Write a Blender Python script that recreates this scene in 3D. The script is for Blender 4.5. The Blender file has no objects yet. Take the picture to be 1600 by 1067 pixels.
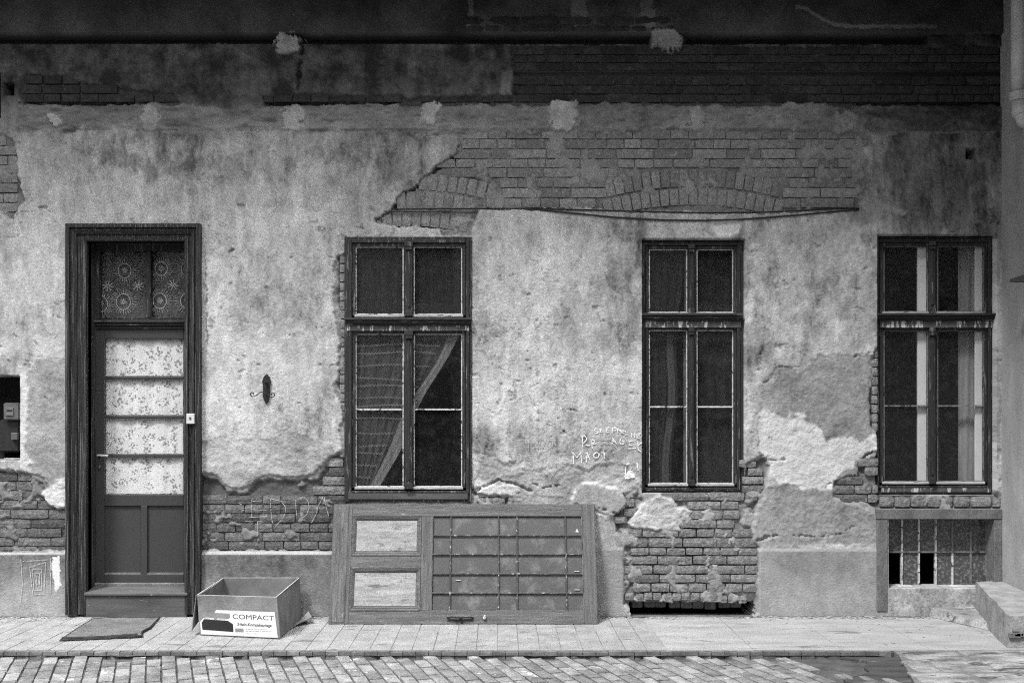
import bpy, bmesh, math, random
import numpy as np
from mathutils import Vector, Matrix

random.seed(7)
R = random.random
def U(a, b): return a + (b - a) * random.random()
sc = bpy.context.scene
COL = sc.collection
rad = math.radians

# ------------------------------------------------------------------ camera, sky, sun, exposure
FPX = 1577.0                      # focal length in photo pixels (36 mm film, 35.5 mm lens)
D = 8.0                           # camera distance to the facade (m)
S = D / FPX
CZ = 312 * S                      # eye height
cam = bpy.data.cameras.new("camera"); co = bpy.data.objects.new("camera", cam); COL.objects.link(co)
co.location = (0, -D, CZ); co.rotation_euler = (rad(90), 0, 0)
cam.lens = 36 * FPX / 1600; cam.sensor_width = 36
cam.shift_x = 20 / 1600; cam.shift_y = (650 - 533.5) / 1600
cam.clip_start = 0.05; cam.clip_end = 500
sc.camera = co

SUN_EL, SUN_AZ = 58.0, -38.0       # degrees; azimuth measured from -Y (in front of the facade) towards -X
w = bpy.data.worlds.new("World"); sc.world = w; w.use_nodes = True
nt = w.node_tree; nt.nodes.clear()
sky = nt.nodes.new("ShaderNodeTexSky"); sky.sky_type = 'NISHITA'; sky.sun_disc = False
sky.sun_elevation = rad(SUN_EL); sky.sun_rotation = rad(180 + SUN_AZ)
sky.air_density = 1.5; sky.dust_density = 4.0
bw = nt.nodes.new("ShaderNodeRGBToBW")
bg = nt.nodes.new("ShaderNodeBackground"); bg.inputs[1].default_value = 0.10
out = nt.nodes.new("ShaderNodeOutputWorld")
nt.links.new(sky.outputs[0], bw.inputs[0]); nt.links.new(bw.outputs[0], bg.inputs[0]); nt.links.new(bg.outputs[0], out.inputs[0])
sl = bpy.data.lights.new("sun", 'SUN'); sl.energy = 1.5; sl.angle = rad(11); sl.color = (1, 1, 1)
so = bpy.data.objects.new("sun", sl); COL.objects.link(so)
sdir = Vector((math.sin(rad(SUN_AZ)) * math.cos(rad(SUN_EL)), -math.cos(rad(SUN_AZ)) * math.cos(rad(SUN_EL)), math.sin(rad(SUN_EL))))
so.rotation_euler = sdir.to_track_quat('Z', 'Y').to_euler()
so.location = sdir * 20
sc.view_settings.view_transform = 'Standard'; sc.view_settings.look = 'None'
sc.view_settings.exposure = 1.70; sc.view_settings.gamma = 1
sc.view_settings.use_curve_mapping = False
sc.cycles.max_bounces = 6; sc.cycles.transparent_max_bounces = 12
sc.cycles.use_denoising = False
sc.cycles.pixel_filter_type = 'BLACKMAN_HARRIS'; sc.cycles.filter_width = 1.1

# ------------------------------------------------------------------ helpers
def W(px, py, Y=0.0):
    """world point at depth Y behind the facade plane for a place measured on the photo"""
    k = (D + Y) / FPX
    return Vector(((px - 780) * k, Y, CZ - (py - 650) * k))
def GX(px, py, z=0.0):
    """ground point (height z) for a place measured on the photo"""
    d = (CZ - z) * FPX / (py - 650)
    return Vector(((px - 780) * d / FPX, d - D, z))

class MB:
    def __init__(s): s.v = []; s.f = []
    def quad(s, a, b, c, d):
        n = len(s.v); s.v += [tuple(a), tuple(b), tuple(c), tuple(d)]; s.f.append((n, n+1, n+2, n+3))
    def box(s, x0, x1, y0, y1, z0, z1):
        hexa = [(x0,y0,z0),(x1,y0,z0),(x1,y1,z0),(x0,y1,z0),(x0,y0,z1),(x1,y0,z1),(x1,y1,z1),(x0,y1,z1)]
        s.hexa(hexa)
    def hexa(s, p):
        n = len(s.v); s.v += [tuple(q) for q in p]
        for f in ((0,1,5,4),(1,2,6,5),(2,3,7,6),(3,0,4,7),(4,5,6,7),(3,2,1,0)):
            s.f.append(tuple(n+i for i in f))
    def pb(s, px0, px1, py0, py1, yf, yb):
        a = W(px0, py1, yf); b = W(px1, py0, yf)
        s.box(a.x, b.x, yf, yb, a.z, b.z)
    def ring(s, o, i, yf, yb):
        """rectangular frame between outer o=(px0,px1,py0,py1) and inner i"""
        s.pb(o[0], i[0], o[2], o[3], yf, yb); s.pb(i[1], o[1], o[2], o[3], yf, yb)
        s.pb(i[0], i[1], o[2], i[2], yf, yb); s.pb(i[0], i[1], i[3], o[3], yf, yb)
    def tube(s, pts, r, n=8, r2=None, caps=True):
        pts = [Vector(p) for p in pts]; base = len(s.v); m = len(pts)
        up = None
        for k, p in enumerate(pts):
            t = (pts[min(k+1, m-1)] - pts[max(k-1, 0)]).normalized()
            if up is None: up = t.orthogonal().normalized()
            else: up = (up - t * up.dot(t)).normalized()
            b = t.cross(up)
            rr = r if r2 is None else r + (r2 - r) * k / (m - 1)
            for j in range(n):
                a = 2 * math.pi * j / n
                s.v.append(tuple(p + up * (rr * math.cos(a)) + b * (rr * math.sin(a))))
        for k in range(m - 1):
            for j in range(n):
                a = base + k*n + j; b_ = base + k*n + (j+1) % n
                s.f.append((a, b_, b_+n, a+n))
        if caps:
            s.f.append(tuple(base + j for j in range(n))[::-1]); s.f.append(tuple(base + (m-1)*n + j for j in range(n)))
    def prism(s, pts, thick):
        """pts: list of 3D points (outline); thick: vector"""
        n = len(s.v); m = len(pts); t = Vector(thick)
        s.v += [tuple(p) for p in pts] + [tuple(Vector(p) + t) for p in pts]
        s.f.append(tuple(range(n, n+m))); s.f.append(tuple(range(n+2*m-1, n+m-1, -1)))
        for i in range(m):
            j = (i+1) % m; s.f.append((n+i, n+m+i, n+m+j, n+j))

def props(o, label=None, cat=None, group=None, kind=None):
    if label: o['label'] = label
    if cat: o['category'] = cat
    if group: o['group'] = group
    if kind: o['kind'] = kind
    return o
def obj(name, mb, mat, parent=None, bevel=0, smooth=False, seg=1, **kw):
    if isinstance(mb, MB):
        me = bpy.data.meshes.new(name); me.from_pydata(mb.v, [], mb.f)
        bm = bmesh.new(); bm.from_mesh(me); bmesh.ops.recalc_face_normals(bm, faces=bm.faces)
        if bevel:
            bmesh.ops.bevel(bm, geom=list(bm.edges), offset=bevel, segments=seg, affect='EDGES', clamp_overlap=True)
        bm.to_mesh(me); bm.free()
    else: me = mb
    if smooth:
        me.polygons.foreach_set("use_smooth", [True] * len(me.polygons))
    if mat and not me.materials: me.materials.append(mat)
    o = bpy.data.objects.new(name, me); COL.objects.link(o)
    if parent:
        o.parent = parent
        o.matrix_parent_inverse = parent.matrix_basis.inverted() if kw.pop('world', True) else Matrix()
    kw.pop('world', None)
    return props(o, **kw)
def empty(name, loc, label=None, cat=None, group=None, parent=None):
    o = bpy.data.objects.new(name, None); COL.objects.link(o); o.location = loc
    o.empty_display_size = 0.1
    bpy.context.view_layer.update() if False else None
    if parent:
        o.parent = parent; o.matrix_parent_inverse = parent.matrix_basis.inverted()
    return props(o, label, cat, group)

# ------------------------------------------------------------------ numpy noise
def _h(ix, iy, seed):
    n = (ix.astype(np.int64) * 374761393 + iy.astype(np.int64) * 668265263 + seed * 974634777) & 0xffffffff
    n = ((n ^ (n >> 13)) * 1274126177) & 0xffffffff
    return ((n ^ (n >> 16)) & 0xffff) / 65535.0
def vn(x, y, seed):
    xi = np.floor(x); yi = np.floor(y); fx = x - xi; fy = y - yi
    fx = fx*fx*(3-2*fx); fy = fy*fy*(3-2*fy)
    a = _h(xi, yi, seed); b = _h(xi+1, yi, seed); c = _h(xi, yi+1, seed); d = _h(xi+1, yi+1, seed)
    return (a + (b-a)*fx) + ((c + (d-c)*fx) - (a + (b-a)*fx)) * fy
def fbm(x, y, scale, seed, octv=4, gain=0.5):
    """-1..1 fractal noise; scale = size of the largest feature in pixels"""
    t = 0; a = 1; n = 0; x = x / scale; y = y / scale
    for o in range(octv):
        t = t + a * (vn(x, y, seed + o*17) * 2 - 1); n += a; a *= gain; x = x * 2.03 + 5.1; y = y * 2.03 + 3.7
    return t / n
def sstep(a, b, x):
    t = np.clip((x - a) / (b - a), 0, 1); return t*t*(3-2*t)
def pip(poly, X, Y):
    c = np.zeros(X.shape, bool)
    xs = [p[0] for p in poly]; ys = [p[1] for p in poly]
    n = len(poly)
    for i in range(n):
        x0, y0 = poly[i]; x1, y1 = poly[(i+1) % n]
        if y0 == y1: continue
        m = ((Y < y0) != (Y < y1)); c ^= m & (X < (x1-x0) * (Y-y0) / (y1-y0) + x0)
    return c
def blur(a, k=1):
    for _ in range(k):
        p = np.pad(a, 1, mode='edge')
        a = (p[1:-1,1:-1]*4 + (p[:-2,1:-1]+p[2:,1:-1]+p[1:-1,:-2]+p[1:-1,2:])*2 + p[:-2,:-2]+p[:-2,2:]+p[2:,:-2]+p[2:,2:]) / 16
    return a

# ------------------------------------------------------------------ materials (all greys: the photo is black and white)
def newmat(name):
    m = bpy.data.materials.new(name); m.use_nodes = True; t = m.node_tree
    return m, t, t.nodes["Principled BSDF"]
def _noise(t, pos, scale, detail=4, rough=0.6, stretch=None):
    n = t.nodes.new("ShaderNodeTexNoise"); n.inputs["Scale"].default_value = scale
    n.inputs["Detail"].default_value = detail; n.inputs["Roughness"].default_value = rough
    if stretch:
        mp = t.nodes.new("ShaderNodeMapping"); mp.inputs["Scale"].default_value = stretch
        t.links.new(pos, mp.inputs[0]); pos = mp.outputs[0]
    t.links.new(pos, n.inputs["Vector"]); return n.outputs["Fac"]
def _math(t, op, a, b=None, clamp=False):
    n = t.nodes.new("ShaderNodeMath"); n.operation = op; n.use_clamp = clamp
    for i, q in enumerate((a, b)):
        if q is None: continue
        if isinstance(q, (int, float)): n.inputs[i].default_value = q
        else: t.links.new(q, n.inputs[i])
    return n.outputs[0]
def _map(t, v, a, b, c, d):
    n = t.nodes.new("ShaderNodeMapRange"); n.clamp = True
    for i, q in enumerate((a, b, c, d)): n.inputs[i+1].default_value = q
    t.links.new(v, n.inputs[0]); return n.outputs[0]
def _pos(t, world=True):
    if world: return t.nodes.new("ShaderNodeNewGeometry").outputs["Position"]
    return t.nodes.new("ShaderNodeTexCoord").outputs["Object"]
def grey(name, base, rough=0.85, var=0.25, vscale=6, grain=0.25, gscale=130, bump=0.3, bscale=60, bdist=0.004,
         stretch=None, flakes=None, rnd=0.0, attr=None, spec=0.3, world=True, streak=None):
    """flakes=(tone, amount 0..1, scale, stretch) ; streak=(tone, amount, scale, stretch)"""
    m, t, b = newmat(name); pos = _pos(t, world); L = t.links
    n1 = _noise(t, pos, vscale, 5, 0.6, stretch); n2 = _noise(t, pos, gscale, 2, 0.7)
    f = _map(t, n1, 0.3, 0.7, 1-var, 1+var)
    f = _math(t, 'MULTIPLY', f, _map(t, n2, 0.25, 0.75, 1-grain, 1+grain))
    if rnd:
        oi = t.nodes.new("ShaderNodeObjectInfo")
        f = _math(t, 'MULTIPLY', f, _map(t, oi.outputs["Random"], 0, 1, 1-rnd, 1+rnd))
    if attr:
        at = t.nodes.new("ShaderNodeAttribute"); at.attribute_name = attr
        f = _math(t, 'MULTIPLY', f, at.outputs["Fac"])
    else: f = _math(t, 'MULTIPLY', f, base)
    for k in (flakes, streak):
        if not k: continue
        tone, am, scl, st = k
        n3 = _noise(t, pos, scl, 5, 0.7, st)
        th = 0.72 - am * 0.35
        fac = _map(t, n3, th, th + 0.05, 0, 1)
        inv = _math(t, 'SUBTRACT', 1.0, fac)
        f = _math(t, 'ADD', _math(t, 'MULTIPLY', f, inv), _math(t, 'MULTIPLY', fac, tone))
    L.new(f, b.inputs["Base Color"])
    b.inputs["Roughness"].default_value = rough
    b.inputs["Specular IOR Level"].default_value = spec
    if bump:
        nb = _noise(t, pos, bscale, 5, 0.65, stretch)
        bn = t.nodes.new("ShaderNodeBump"); bn.inputs["Strength"].default_value = bump; bn.inputs["Distance"].default_value = bdist
        L.new(nb, bn.inputs["Height"]); L.new(bn.outputs[0], b.inputs["Normal"])
    return m
M = {}
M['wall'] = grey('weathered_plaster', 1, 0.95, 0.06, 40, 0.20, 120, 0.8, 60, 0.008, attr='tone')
M['brick_hi'] = grey('brick_smeared', 0.235, 0.95, 0.25, 30, 0.25, 110, 1.0, 60, 0.012, rnd=0.25, flakes=(0.34, 0.35, 16, None))
M['brick_lo'] = grey('brick_sooty', 0.115, 0.95, 0.4, 30, 0.42, 110, 1.0, 60, 0.014, rnd=0.35, flakes=(0.2, 0.3, 18, None))
M['brick_mid'] = grey('brick_worn', 0.185, 0.95, 0.4, 28, 0.35, 110, 1.0, 45, 0.016, rnd=0.32, flakes=(0.36, 0.3, 18, None))
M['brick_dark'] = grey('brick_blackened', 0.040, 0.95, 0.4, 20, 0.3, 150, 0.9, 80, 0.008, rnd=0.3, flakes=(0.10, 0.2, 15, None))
M['wood'] = grey('dark_painted_wood', 0.020, 0.6, 0.4, 8, 0.3, 120, 0.8, 40, 0.006, stretch=(6, 6, .35), flakes=(0.13, 0.42, 9, (5, 5, .5)), spec=0.4)
M['wood_h'] = grey('dark_painted_rail', 0.018, 0.6, 0.4, 8, 0.3, 120, 0.8, 40, 0.006, stretch=(.35, 6, 6), flakes=(0.15, 0.35, 9, (.6, 5, 5)), spec=0.4)
M['wood_flaky'] = grey('flaking_painted_rail', 0.07, 0.7, 0.4, 20, 0.3, 160, 0.6, 60, 0.004, flakes=(0.5, 0.55, 26, (1, 1, .25)))
M['casing'] = grey('old_casing_wood', 0.028, 0.6, 0.6, 9, 0.35, 110, 1.0, 45, 0.010, stretch=(9, 9, .22), flakes=(0.14, 0.50, 8, (12, 12, .25)), spec=0.3)
M['doorpaint'] = grey('door_paint', 0.040, 0.5, 0.06, 5, 0.16, 170, 0.1, 60, 0.002, spec=0.35)
M['putty'] = grey('worn_white_putty', 0.50, 0.8, 0.4, 40, 0.2, 150, 0.4, 80, 0.002, flakes=(0.07, 0.50, 22, None))
M['putty_dim'] = grey('grey_bead', 0.16, 0.8, 0.4, 40, 0.2, 150, 0.4, 80, 0.002, flakes=(0.04, 0.5, 30, (1, 1, .3)))
M['rail_light'] = grey('bleached_rail', 0.36, 0.8, 0.4, 20, 0.25, 150, 0.5, 60, 0.003, stretch=(.4, 4, 4), flakes=(0.06, 0.4, 22, (.5, 2, 2)))
M['white_frame'] = grey('inner_white_frame', 0.9, 0.5, 0.05, 5, 0.08, 150, 0.05)
M['old_door'] = grey('weathered_door_wood', 0.125, 0.75, 0.4, 7, 0.35, 110, 1.0, 35, 0.008, stretch=(.3, 6, 6), flakes=(0.28, 0.25, 10, (.8, 3, 3)), streak=(0.05, 0.30, 12, (.7, 5, 5)), world=False)
M['old_door_v'] = grey('weathered_door_stile', 0.125, 0.75, 0.4, 7, 0.35, 110, 1.0, 35, 0.008, stretch=(6, 6, .3), flakes=(0.28, 0.25, 10, (3, 3, .8)), streak=(0.05, 0.34, 10, (7, 7, .5)), world=False)
M['old_panel'] = grey('bleached_door_panel', 0.27, 0.75, 0.3, 9, 0.35, 110, 0.6, 40, 0.005, stretch=(.6, 4, 4), flakes=(0.12, 0.40, 12, (.6, 2.5, 2.5)), world=False)
M['iron'] = grey('cast_iron', 0.02, 0.5, 0.3, 30, 0.2, 150, 0.4, 60, 0.003)
M['bar'] = grey('door_glazing_bar', 0.06, 0.6, 0.4, 30, 0.2, 150, 0.3, 60, 0.002, flakes=(0.35, 0.4, 30, None))
M['card'] = grey('cardboard', 0.19, 0.9, 0.3, 6, 0.3, 110, 0.6, 14, 0.01, flakes=(0.28, 0.2, 9, None))
M['card_in'] = grey('cardboard_inside', 0.14, 0.9, 0.35, 6, 0.2, 150, 0.2, 40, 0.003)
M['card_edge'] = grey('cardboard_cut_edge', 0.5, 0.9, 0.2, 30, 0.2, 150, 0)
M['paper'] = grey('label_paper', 0.66, 0.7, 0.08, 5, 0.12, 150, 0)
M['ink'] = grey('label_ink', 0.07, 0.8, 0.1, 5, 0.15, 150, 0)
M['ink_dark'] = grey('picture_black', 0.02, 0.7, 0.2, 20, 0.2, 150, 0)
M['ink_mid'] = grey('picture_grey', 0.22, 0.7, 0.2, 20, 0.2, 150, 0)
M['mat'] = grey('woven_mat', 0.14, 0.95, 0.3, 8, 0.4, 120, 0.9, 60, 0.008)
M['mat_edge'] = grey('mat_dark_edge', 0.035, 0.95, 0.3, 20, 0.4, 120, 0.9, 60, 0.008)
M['stone'] = grey('step_stone', 0.09, 0.85, 0.3, 6, 0.25, 150, 0.4, 40, 0.004, stretch=(.4, 3, 3), flakes=(0.30, 0.2, 20, (.6, 2, 2)))
M['riser'] = grey('worn_riser_wood', 0.075, 0.8, 0.3, 6, 0.25, 150, 0.4, 40, 0.004, stretch=(.4, 3, 3), flakes=(0.28, 0.22, 14, (.7, 2, 2)))
M['tile'] = grey('pavement_tile', 0.30, 0.9, 0.2, 7, 0.38, 100, 0.9, 50, 0.010, rnd=0.06, flakes=(0.17, 0.36, 4, (.6, 1.6, 1)))
M['cement'] = grey('pavement_cement', 0.36, 0.9, 0.2, 5, 0.38, 100, 0.9, 45, 0.010, stretch=(.5, 2, 1), flakes=(0.19, 0.36, 3, (.5, 2, 1)))
M['slab'] = grey('rough_stone_slab', 0.31, 0.85, 0.55, 5, 0.35, 100, 1.0, 18, 0.03, stretch=(.8, 1.5, 1), flakes=(0.09, 0.48, 5, (.6, 2.0, 1)))
M['joint'] = grey('dirt_joint', 0.085, 0.95, 0.4, 12, 0.35, 130, 0.8, 70, 0.006)
M['joint_pale'] = grey('sand_joint', 0.17, 0.95, 0.3, 12, 0.35, 130, 0.8, 70, 0.006)
M['kerb'] = grey('kerb_stone', 0.15, 0.9, 0.3, 12, 0.3, 130, 0.7, 60, 0.006, rnd=0.25)
M['sett'] = grey('road_sett', 0.24, 0.6, 0.4, 12, 0.35, 100, 1.0, 40, 0.012, rnd=0.28, flakes=(0.56, 0.28, 7, None), spec=0.5)
M['tar'] = grey('dark_tar_patch', 0.07, 0.75, 0.5, 6, 0.3, 130, 0.9, 50, 0.008, stretch=(.5, 2, 1), flakes=(0.28, 0.3, 6, (.5, 2, 1)))
M['chalk'] = grey('chalk', 0.72, 0.95, 0.3, 60, 0.4, 120, 0, flakes=(0.4, 0.3, 70, None))
M['chalk_dim'] = grey('faint_chalk', 0.40, 0.95, 0.3, 60, 0.4, 120, 0)
M['wing'] = grey('wing_wall_plaster', 0.34, 0.95, 0.2, 5, 0.35, 110, 0.5, 50, 0.005, stretch=(1, 1, .4))
M['surround'] = grey('cement_surround', 0.15, 0.9, 0.3, 9, 0.4, 110, 1.0, 45, 0.010, stretch=(1, 1, .5), flakes=(0.36, 0.16, 9, None))
M['lightcem'] = grey('pale_cement', 0.33, 0.95, 0.3, 14, 0.4, 110, 1.0, 40, 0.01)
M['pipe'] = grey('painted_downpipe', 0.55, 0.5, 0.2, 6, 0.15, 140, 0.2, 40, 0.003)
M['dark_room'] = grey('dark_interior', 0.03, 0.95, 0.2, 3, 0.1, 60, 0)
M['sooty'] = grey('sooty_soffit', 0.06, 0.95, 0.2, 3, 0.1, 60, 0)
M['opp'] = grey('courtyard_plaster', 0.45, 0.95, 0.15, 1, 0.1, 60, 0)
M['opp_light'] = grey('courtyard_cornice', 0.75, 0.95, 0.15, 1, 0.1, 60, 0)
M['wire'] = grey('black_cable', 0.02, 0.6, 0.2, 10, 0.1, 100, 0)
M['meter'] = grey('meter_metal', 0.10, 0.4, 0.2, 20, 0.2, 120, 0.2, 40, 0.003)
M['plastic'] = grey('ivory_plastic', 0.52, 0.4, 0.05, 20, 0.08, 120, 0)

def glassmat(name, tint=0.75, refl=1.45, dirt=0.0, dirt_tone=0.25, dscale=25, base=0.0, rough=0.03):
    """thin pane: sees through, reflects by Fresnel, with a film of dust"""
    m, t, b = newmat(name); t.nodes.remove(b); L = t.links
    o = t.nodes["Material Output"]; pos = _pos(t)
    tr = t.nodes.new("ShaderNodeBsdfTransparent"); tr.inputs[0].default_value = (tint, tint, tint, 1)
    gl = t.nodes.new("ShaderNodeBsdfGlossy"); gl.inputs["Roughness"].default_value = rough
    fr = t.nodes.new("ShaderNodeFresnel"); fr.inputs[0].default_value = refl
    mx = t.nodes.new("ShaderNodeMixShader"); ge = t.nodes.new("ShaderNodeNewGeometry"); L.new(_math(t, 'MULTIPLY', fr.outputs[0], _math(t, 'SUBTRACT', 1.0, ge.outputs["Backfacing"])), mx.inputs[0]); L.new(tr.outputs[0], mx.inputs[1]); L.new(gl.outputs[0], mx.inputs[2])
    res = mx.outputs[0]
    df = t.nodes.new("ShaderNodeBsdfDiffuse"); df.inputs[0].default_value = (dirt_tone, dirt_tone, dirt_tone, 1)
    n = _noise(t, pos, dscale, 6, 0.75)
    fac = _math(t, 'ADD', _map(t, n, 0.5, 0.75, 0, dirt), base, True)
    m2 = t.nodes.new("ShaderNodeMixShader"); L.new(fac, m2.inputs[0]); L.new(res, m2.inputs[1]); L.new(df.outputs[0], m2.inputs[2])
    L.new(m2.outputs[0], o.inputs[0]); return m
M['glass'] = glassmat('window_glass', 0.88, 1.55, 0.035, 0.3, 14, 0.012)
M['glass_door'] = glassmat('door_glass', 0.97, 1.35, 0.0, 0.3, 12, 0.0)
M['glass_dusty'] = glassmat('old_door_glass', 0.5, 1.5, 0.6, 0.22, 7, 0.36, 0.15)
M['glass_cellar'] = glassmat('cellar_glass', 0.5, 1.5, 0.85, 0.36, 40, 0.16, 0.1)
def clothmat(name, tone, opac, stretch=(60, 60, 2)):
    m, t, b = newmat(name); L = t.links; o = t.nodes["Material Output"]
    b.inputs["Base Color"].default_value = (tone, tone, tone, 1); b.inputs["Roughness"].default_value = 0.9
    b.inputs["Specular IOR Level"].default_value = 0.05
    tr = t.nodes.new("ShaderNodeBsdfTransparent"); mx = t.nodes.new("ShaderNodeMixShader")
    n = _noise(t, _pos(t), 1, 3, 0.6, stretch)
    L.new(_map(t, n, 0.3, 0.7, opac * 0.7, min(1, opac * 1.3)), mx.inputs[0])
    L.new(tr.outputs[0], mx.inputs[1]); L.new(b.outputs[0], mx.inputs[2]); L.new(mx.outputs[0], o.inputs[0]); return m
M['net'] = clothmat('net_curtain', 0.6, 0.5)
M['net_thin'] = clothmat('thin_net_curtain', 0.16, 0.40)
M['net_dim'] = clothmat('dim_net_curtain', 0.14, 0.22)
M['net_trim'] = clothmat('curtain_trim', 0.30, 0.55)
M['sheer'] = clothmat('white_sheer', 0.45, 0.7, (12,12,2))
M['lace'] = clothmat('lace_ground', 0.30, 0.45, (40, 40, 40))
M['lace_line'] = grey('lace_thread', 0.60, 0.9, 0.2, 40, 0.2, 120, 0)
# printed cotton behind the door panes
m, t, b = newmat('floral_cotton'); pos = _pos(t); L = t.links
v1 = t.nodes.new("ShaderNodeTexVoronoi"); v1.inputs["Scale"].default_value = 50; L.new(pos, v1.inputs["Vector"])
v2 = t.nodes.new("ShaderNodeTexVoronoi"); v2.inputs["Scale"].default_value = 13; L.new(pos, v2.inputs["Vector"])
pet = _map(t, v1.outputs["Distance"], 0.38, 0.52, 1, 0); clu = _map(t, v2.outputs["Distance"], 0.42, 0.52, 1, 0)
v3 = t.nodes.new("ShaderNodeTexVoronoi"); v3.inputs["Scale"].default_value = 38; L.new(pos, v3.inputs["Vector"])
sp = _map(t, v3.outputs["Distance"], 0.16, 0.24, 0.6, 0)
fl = _math(t, 'MAXIMUM', _math(t, 'MULTIPLY', _math(t, 'MULTIPLY', pet, clu), 0.85), sp)
n = _noise(t, pos, 150, 2, 0.7); n4 = _noise(t, pos, 3, 3, 0.6)
bc = _math(t, 'MULTIPLY', _math(t, 'MULTIPLY', _map(t, n, .25, .75, .8, 1.2), _map(t, n4, .3, .7, .9, 1.05)), _map(t, fl, 0, 1, 0.68, 0.20))
L.new(bc, b.inputs["Base Color"]); b.inputs["Roughness"].default_value = 0.95; b.inputs["Specular IOR Level"].default_value = 0.05
M['floral'] = m

# ------------------------------------------------------------------ the building
B = empty('old_building', (0, 0, 0), 'crumbling courtyard house front with peeling plaster, bare brick, panelled door and tall windows', 'building')

# openings in the facade, photo pixels (x0,x1,y0,y1)
OPEN = dict(door=(122, 303, 366, 962), win1=(545, 730, 377, 775), win2=(1003, 1163, 374, 770), win3=(1370, 1553, 368, 773),
            cellar=(1387, 1553, 810, 917), niche=(-60, 33, 587, 718), hole=(985, 1175, 938, 970), peg1=(8, 24, 131, 150), peg2=(1508, 1523, 233, 249), slotl=(-40, 3, 115, 186))

BR_UP = [(586,347),(608,336),(619,322),(630,300),(655,292),(683,264),(700,252),(716,241),(718,203),(1352,203),(1364,222),(1349,238),(1360,256),(1346,275),(1356,292),(1341,306),(1336,329),
         (1190,334),(1000,331),(900,326),(750,328),(744,352),(735,372),(690,370),(688,357),(620,353)]
BR_TR = [(800,72),(1400,72),(1580,72),(1580,168),(1330,172),(800,168)]
BR_TT = [(700,30),(780,26),(1060,30),(1300,34),(1560,20),(1560,56),(700,56)]
BR_A = [(-300,738),(0,735),(40,740),(60,748),(72,765),(80,778),(110,782),(110,861),(-300,861)]
BR_B = [(310,742),(345,750),(358,768),(392,768),(400,753),(430,750),(495,749),(506,735),(518,716),(545,704),(545,800),(530,861),(310,861)]
BR_C = [(735,760),(765,760),(768,776),(800,782),(800,805),(735,805)]
BR_D = [(960,800),(975,785),(1000,768),(1163,768),(1163,740),(1172,718),(1196,716),(1200,730),(1192,760),(1182,795),(1172,815),(1178,842),(1186,852),(1182,945),(974,945),(974,850),(962,830)]
BR_E = [(1303,752),(1338,742),(1344,722),(1358,712),(1375,712),(1375,798),(1362,796),(1352,784),(1302,778)]
BR_F = [(1365,772),(1560,772),(1560,796),(1365,796)]
BR_G = [(1361,560),(1366,548),(1376,545),(1376,700),(1362,668)]
BR_H = [(528,400),(548,395),(548,720),(537,705),(538,660),(530,600),(537,560),(531,500)]
BR_I = [(-300,190),(0,208),(22,225),(30,255),(36,310),(24,345),(-5,330),(-300,330)]
BR_J = [(1163,470),(1172,452),(1176,500),(1168,520),(1172,600),(1180,640),(1176,690),(1163,700)]
BR_K = [(1520,352),(1558,348),(1562,372),(1530,374)]
BR_L = [(35,120),(90,118),(150,136),(270,146),(285,168),(35,168)]
BR_M = [(415,150),(520,148),(640,154),(800,150),(800,168),(415,168)]
BRICKS = [BR_UP, BR_TR, BR_TT, BR_A, BR_B, BR_C, BR_D, BR_E, BR_F, BR_G, BR_H, BR_I, BR_K, BR_L, BR_M]
COAT_LIGHT = [(1193,640),(1228,652),(1233,646),(1238,655),(1251,643),(1258,663),(1276,660),(1287,686),(1300,681),(1320,684),(1330,682),(1345,690),(1364,676),(1368,700),
              (1345,722),(1336,742),(1302,752),(1298,775),(1262,765),(1240,758),(1215,752),(1200,728),(1187,702),(1181,665)]
COAT_GREY = [(1183,608),(1200,590),(1217,572),(1247,575),(1250,584),(1275,560),(1300,552),(1330,558),(1364,556),(1368,690),(1330,700),(1285,690),(1258,668),(1230,655),(1193,645),(1186,620)]
COAT_W2 = [(742,700),(775,712),(790,724),(815,722),(845,730),(880,722),(915,735),(935,725),(965,722),(990,735),(1003,770),(1000,790),(975,795),(960,805),(940,800),(742,800)]
SLAB_C = [(893,768),(915,755),(940,757),(960,762),(978,772),(980,790),(968,800),(958,806),(930,795),(915,788),(893,786)]
COAT_LB = [(315,690),(350,682),(400,690),(450,672),(500,690),(535,690),(520,716),(506,735),(495,749),(400,753),(392,768),(358,768),(345,750),(315,742)]
COAT_RB = [(1182,762),(1240,757),(1300,765),(1350,785),(1372,795),(1372,850),(1182,852),(1174,815)]
COAT_LL = [(60,560),(105,560),(108,782),(80,778),(60,748),(40,720),(38,600)]

st = 1.6
gx = np.arange(-260, 1570.1, st); gy = np.arange(-60, 992, st)
PX, PY = np.meshgrid(gx, gy)
w1 = fbm(PX, PY, 22, 1, 5, 0.74); w2 = fbm(PX, PY, 22, 2, 5, 0.74)
WX = PX + w1 * 9; WY = PY + w2 * 9
WXs = PX + w1 * 2.5; WYs = PY + w2 * 2.5
brick = np.zeros(PX.shape, bool)
for p in BRICKS: brick |= pip(p, WX if p not in (BR_F,) else WXs, WY if p not in (BR_F,) else WYs)
n_e = fbm(PX, PY, 70, 301, 5, 0.7)
rough_band = ((WY + n_e*16 > 166) & (WY + n_e*9 < 207) & (WX > 30) & (PX < 1560))
above = PY < 56 + w2 * 2
n_lo = fbm(PX, PY, 160, 5, 3); n_md = fbm(PX, PY, 40, 6, 4, 0.6); n_hi = fbm(PX, PY, 9, 7, 3, 0.7); n_fi = fbm(PX, PY, 3.6, 77, 2, 0.7); n_sp = fbm(PX, PY, 18, 78, 5, 0.75)
n_str = fbm(PX * 4.0, PY, 60, 8, 5, 0.65)           # vertical runs
n_hstr = fbm(PX, PY * 4.0, 60, 9, 4, 0.6)

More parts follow.
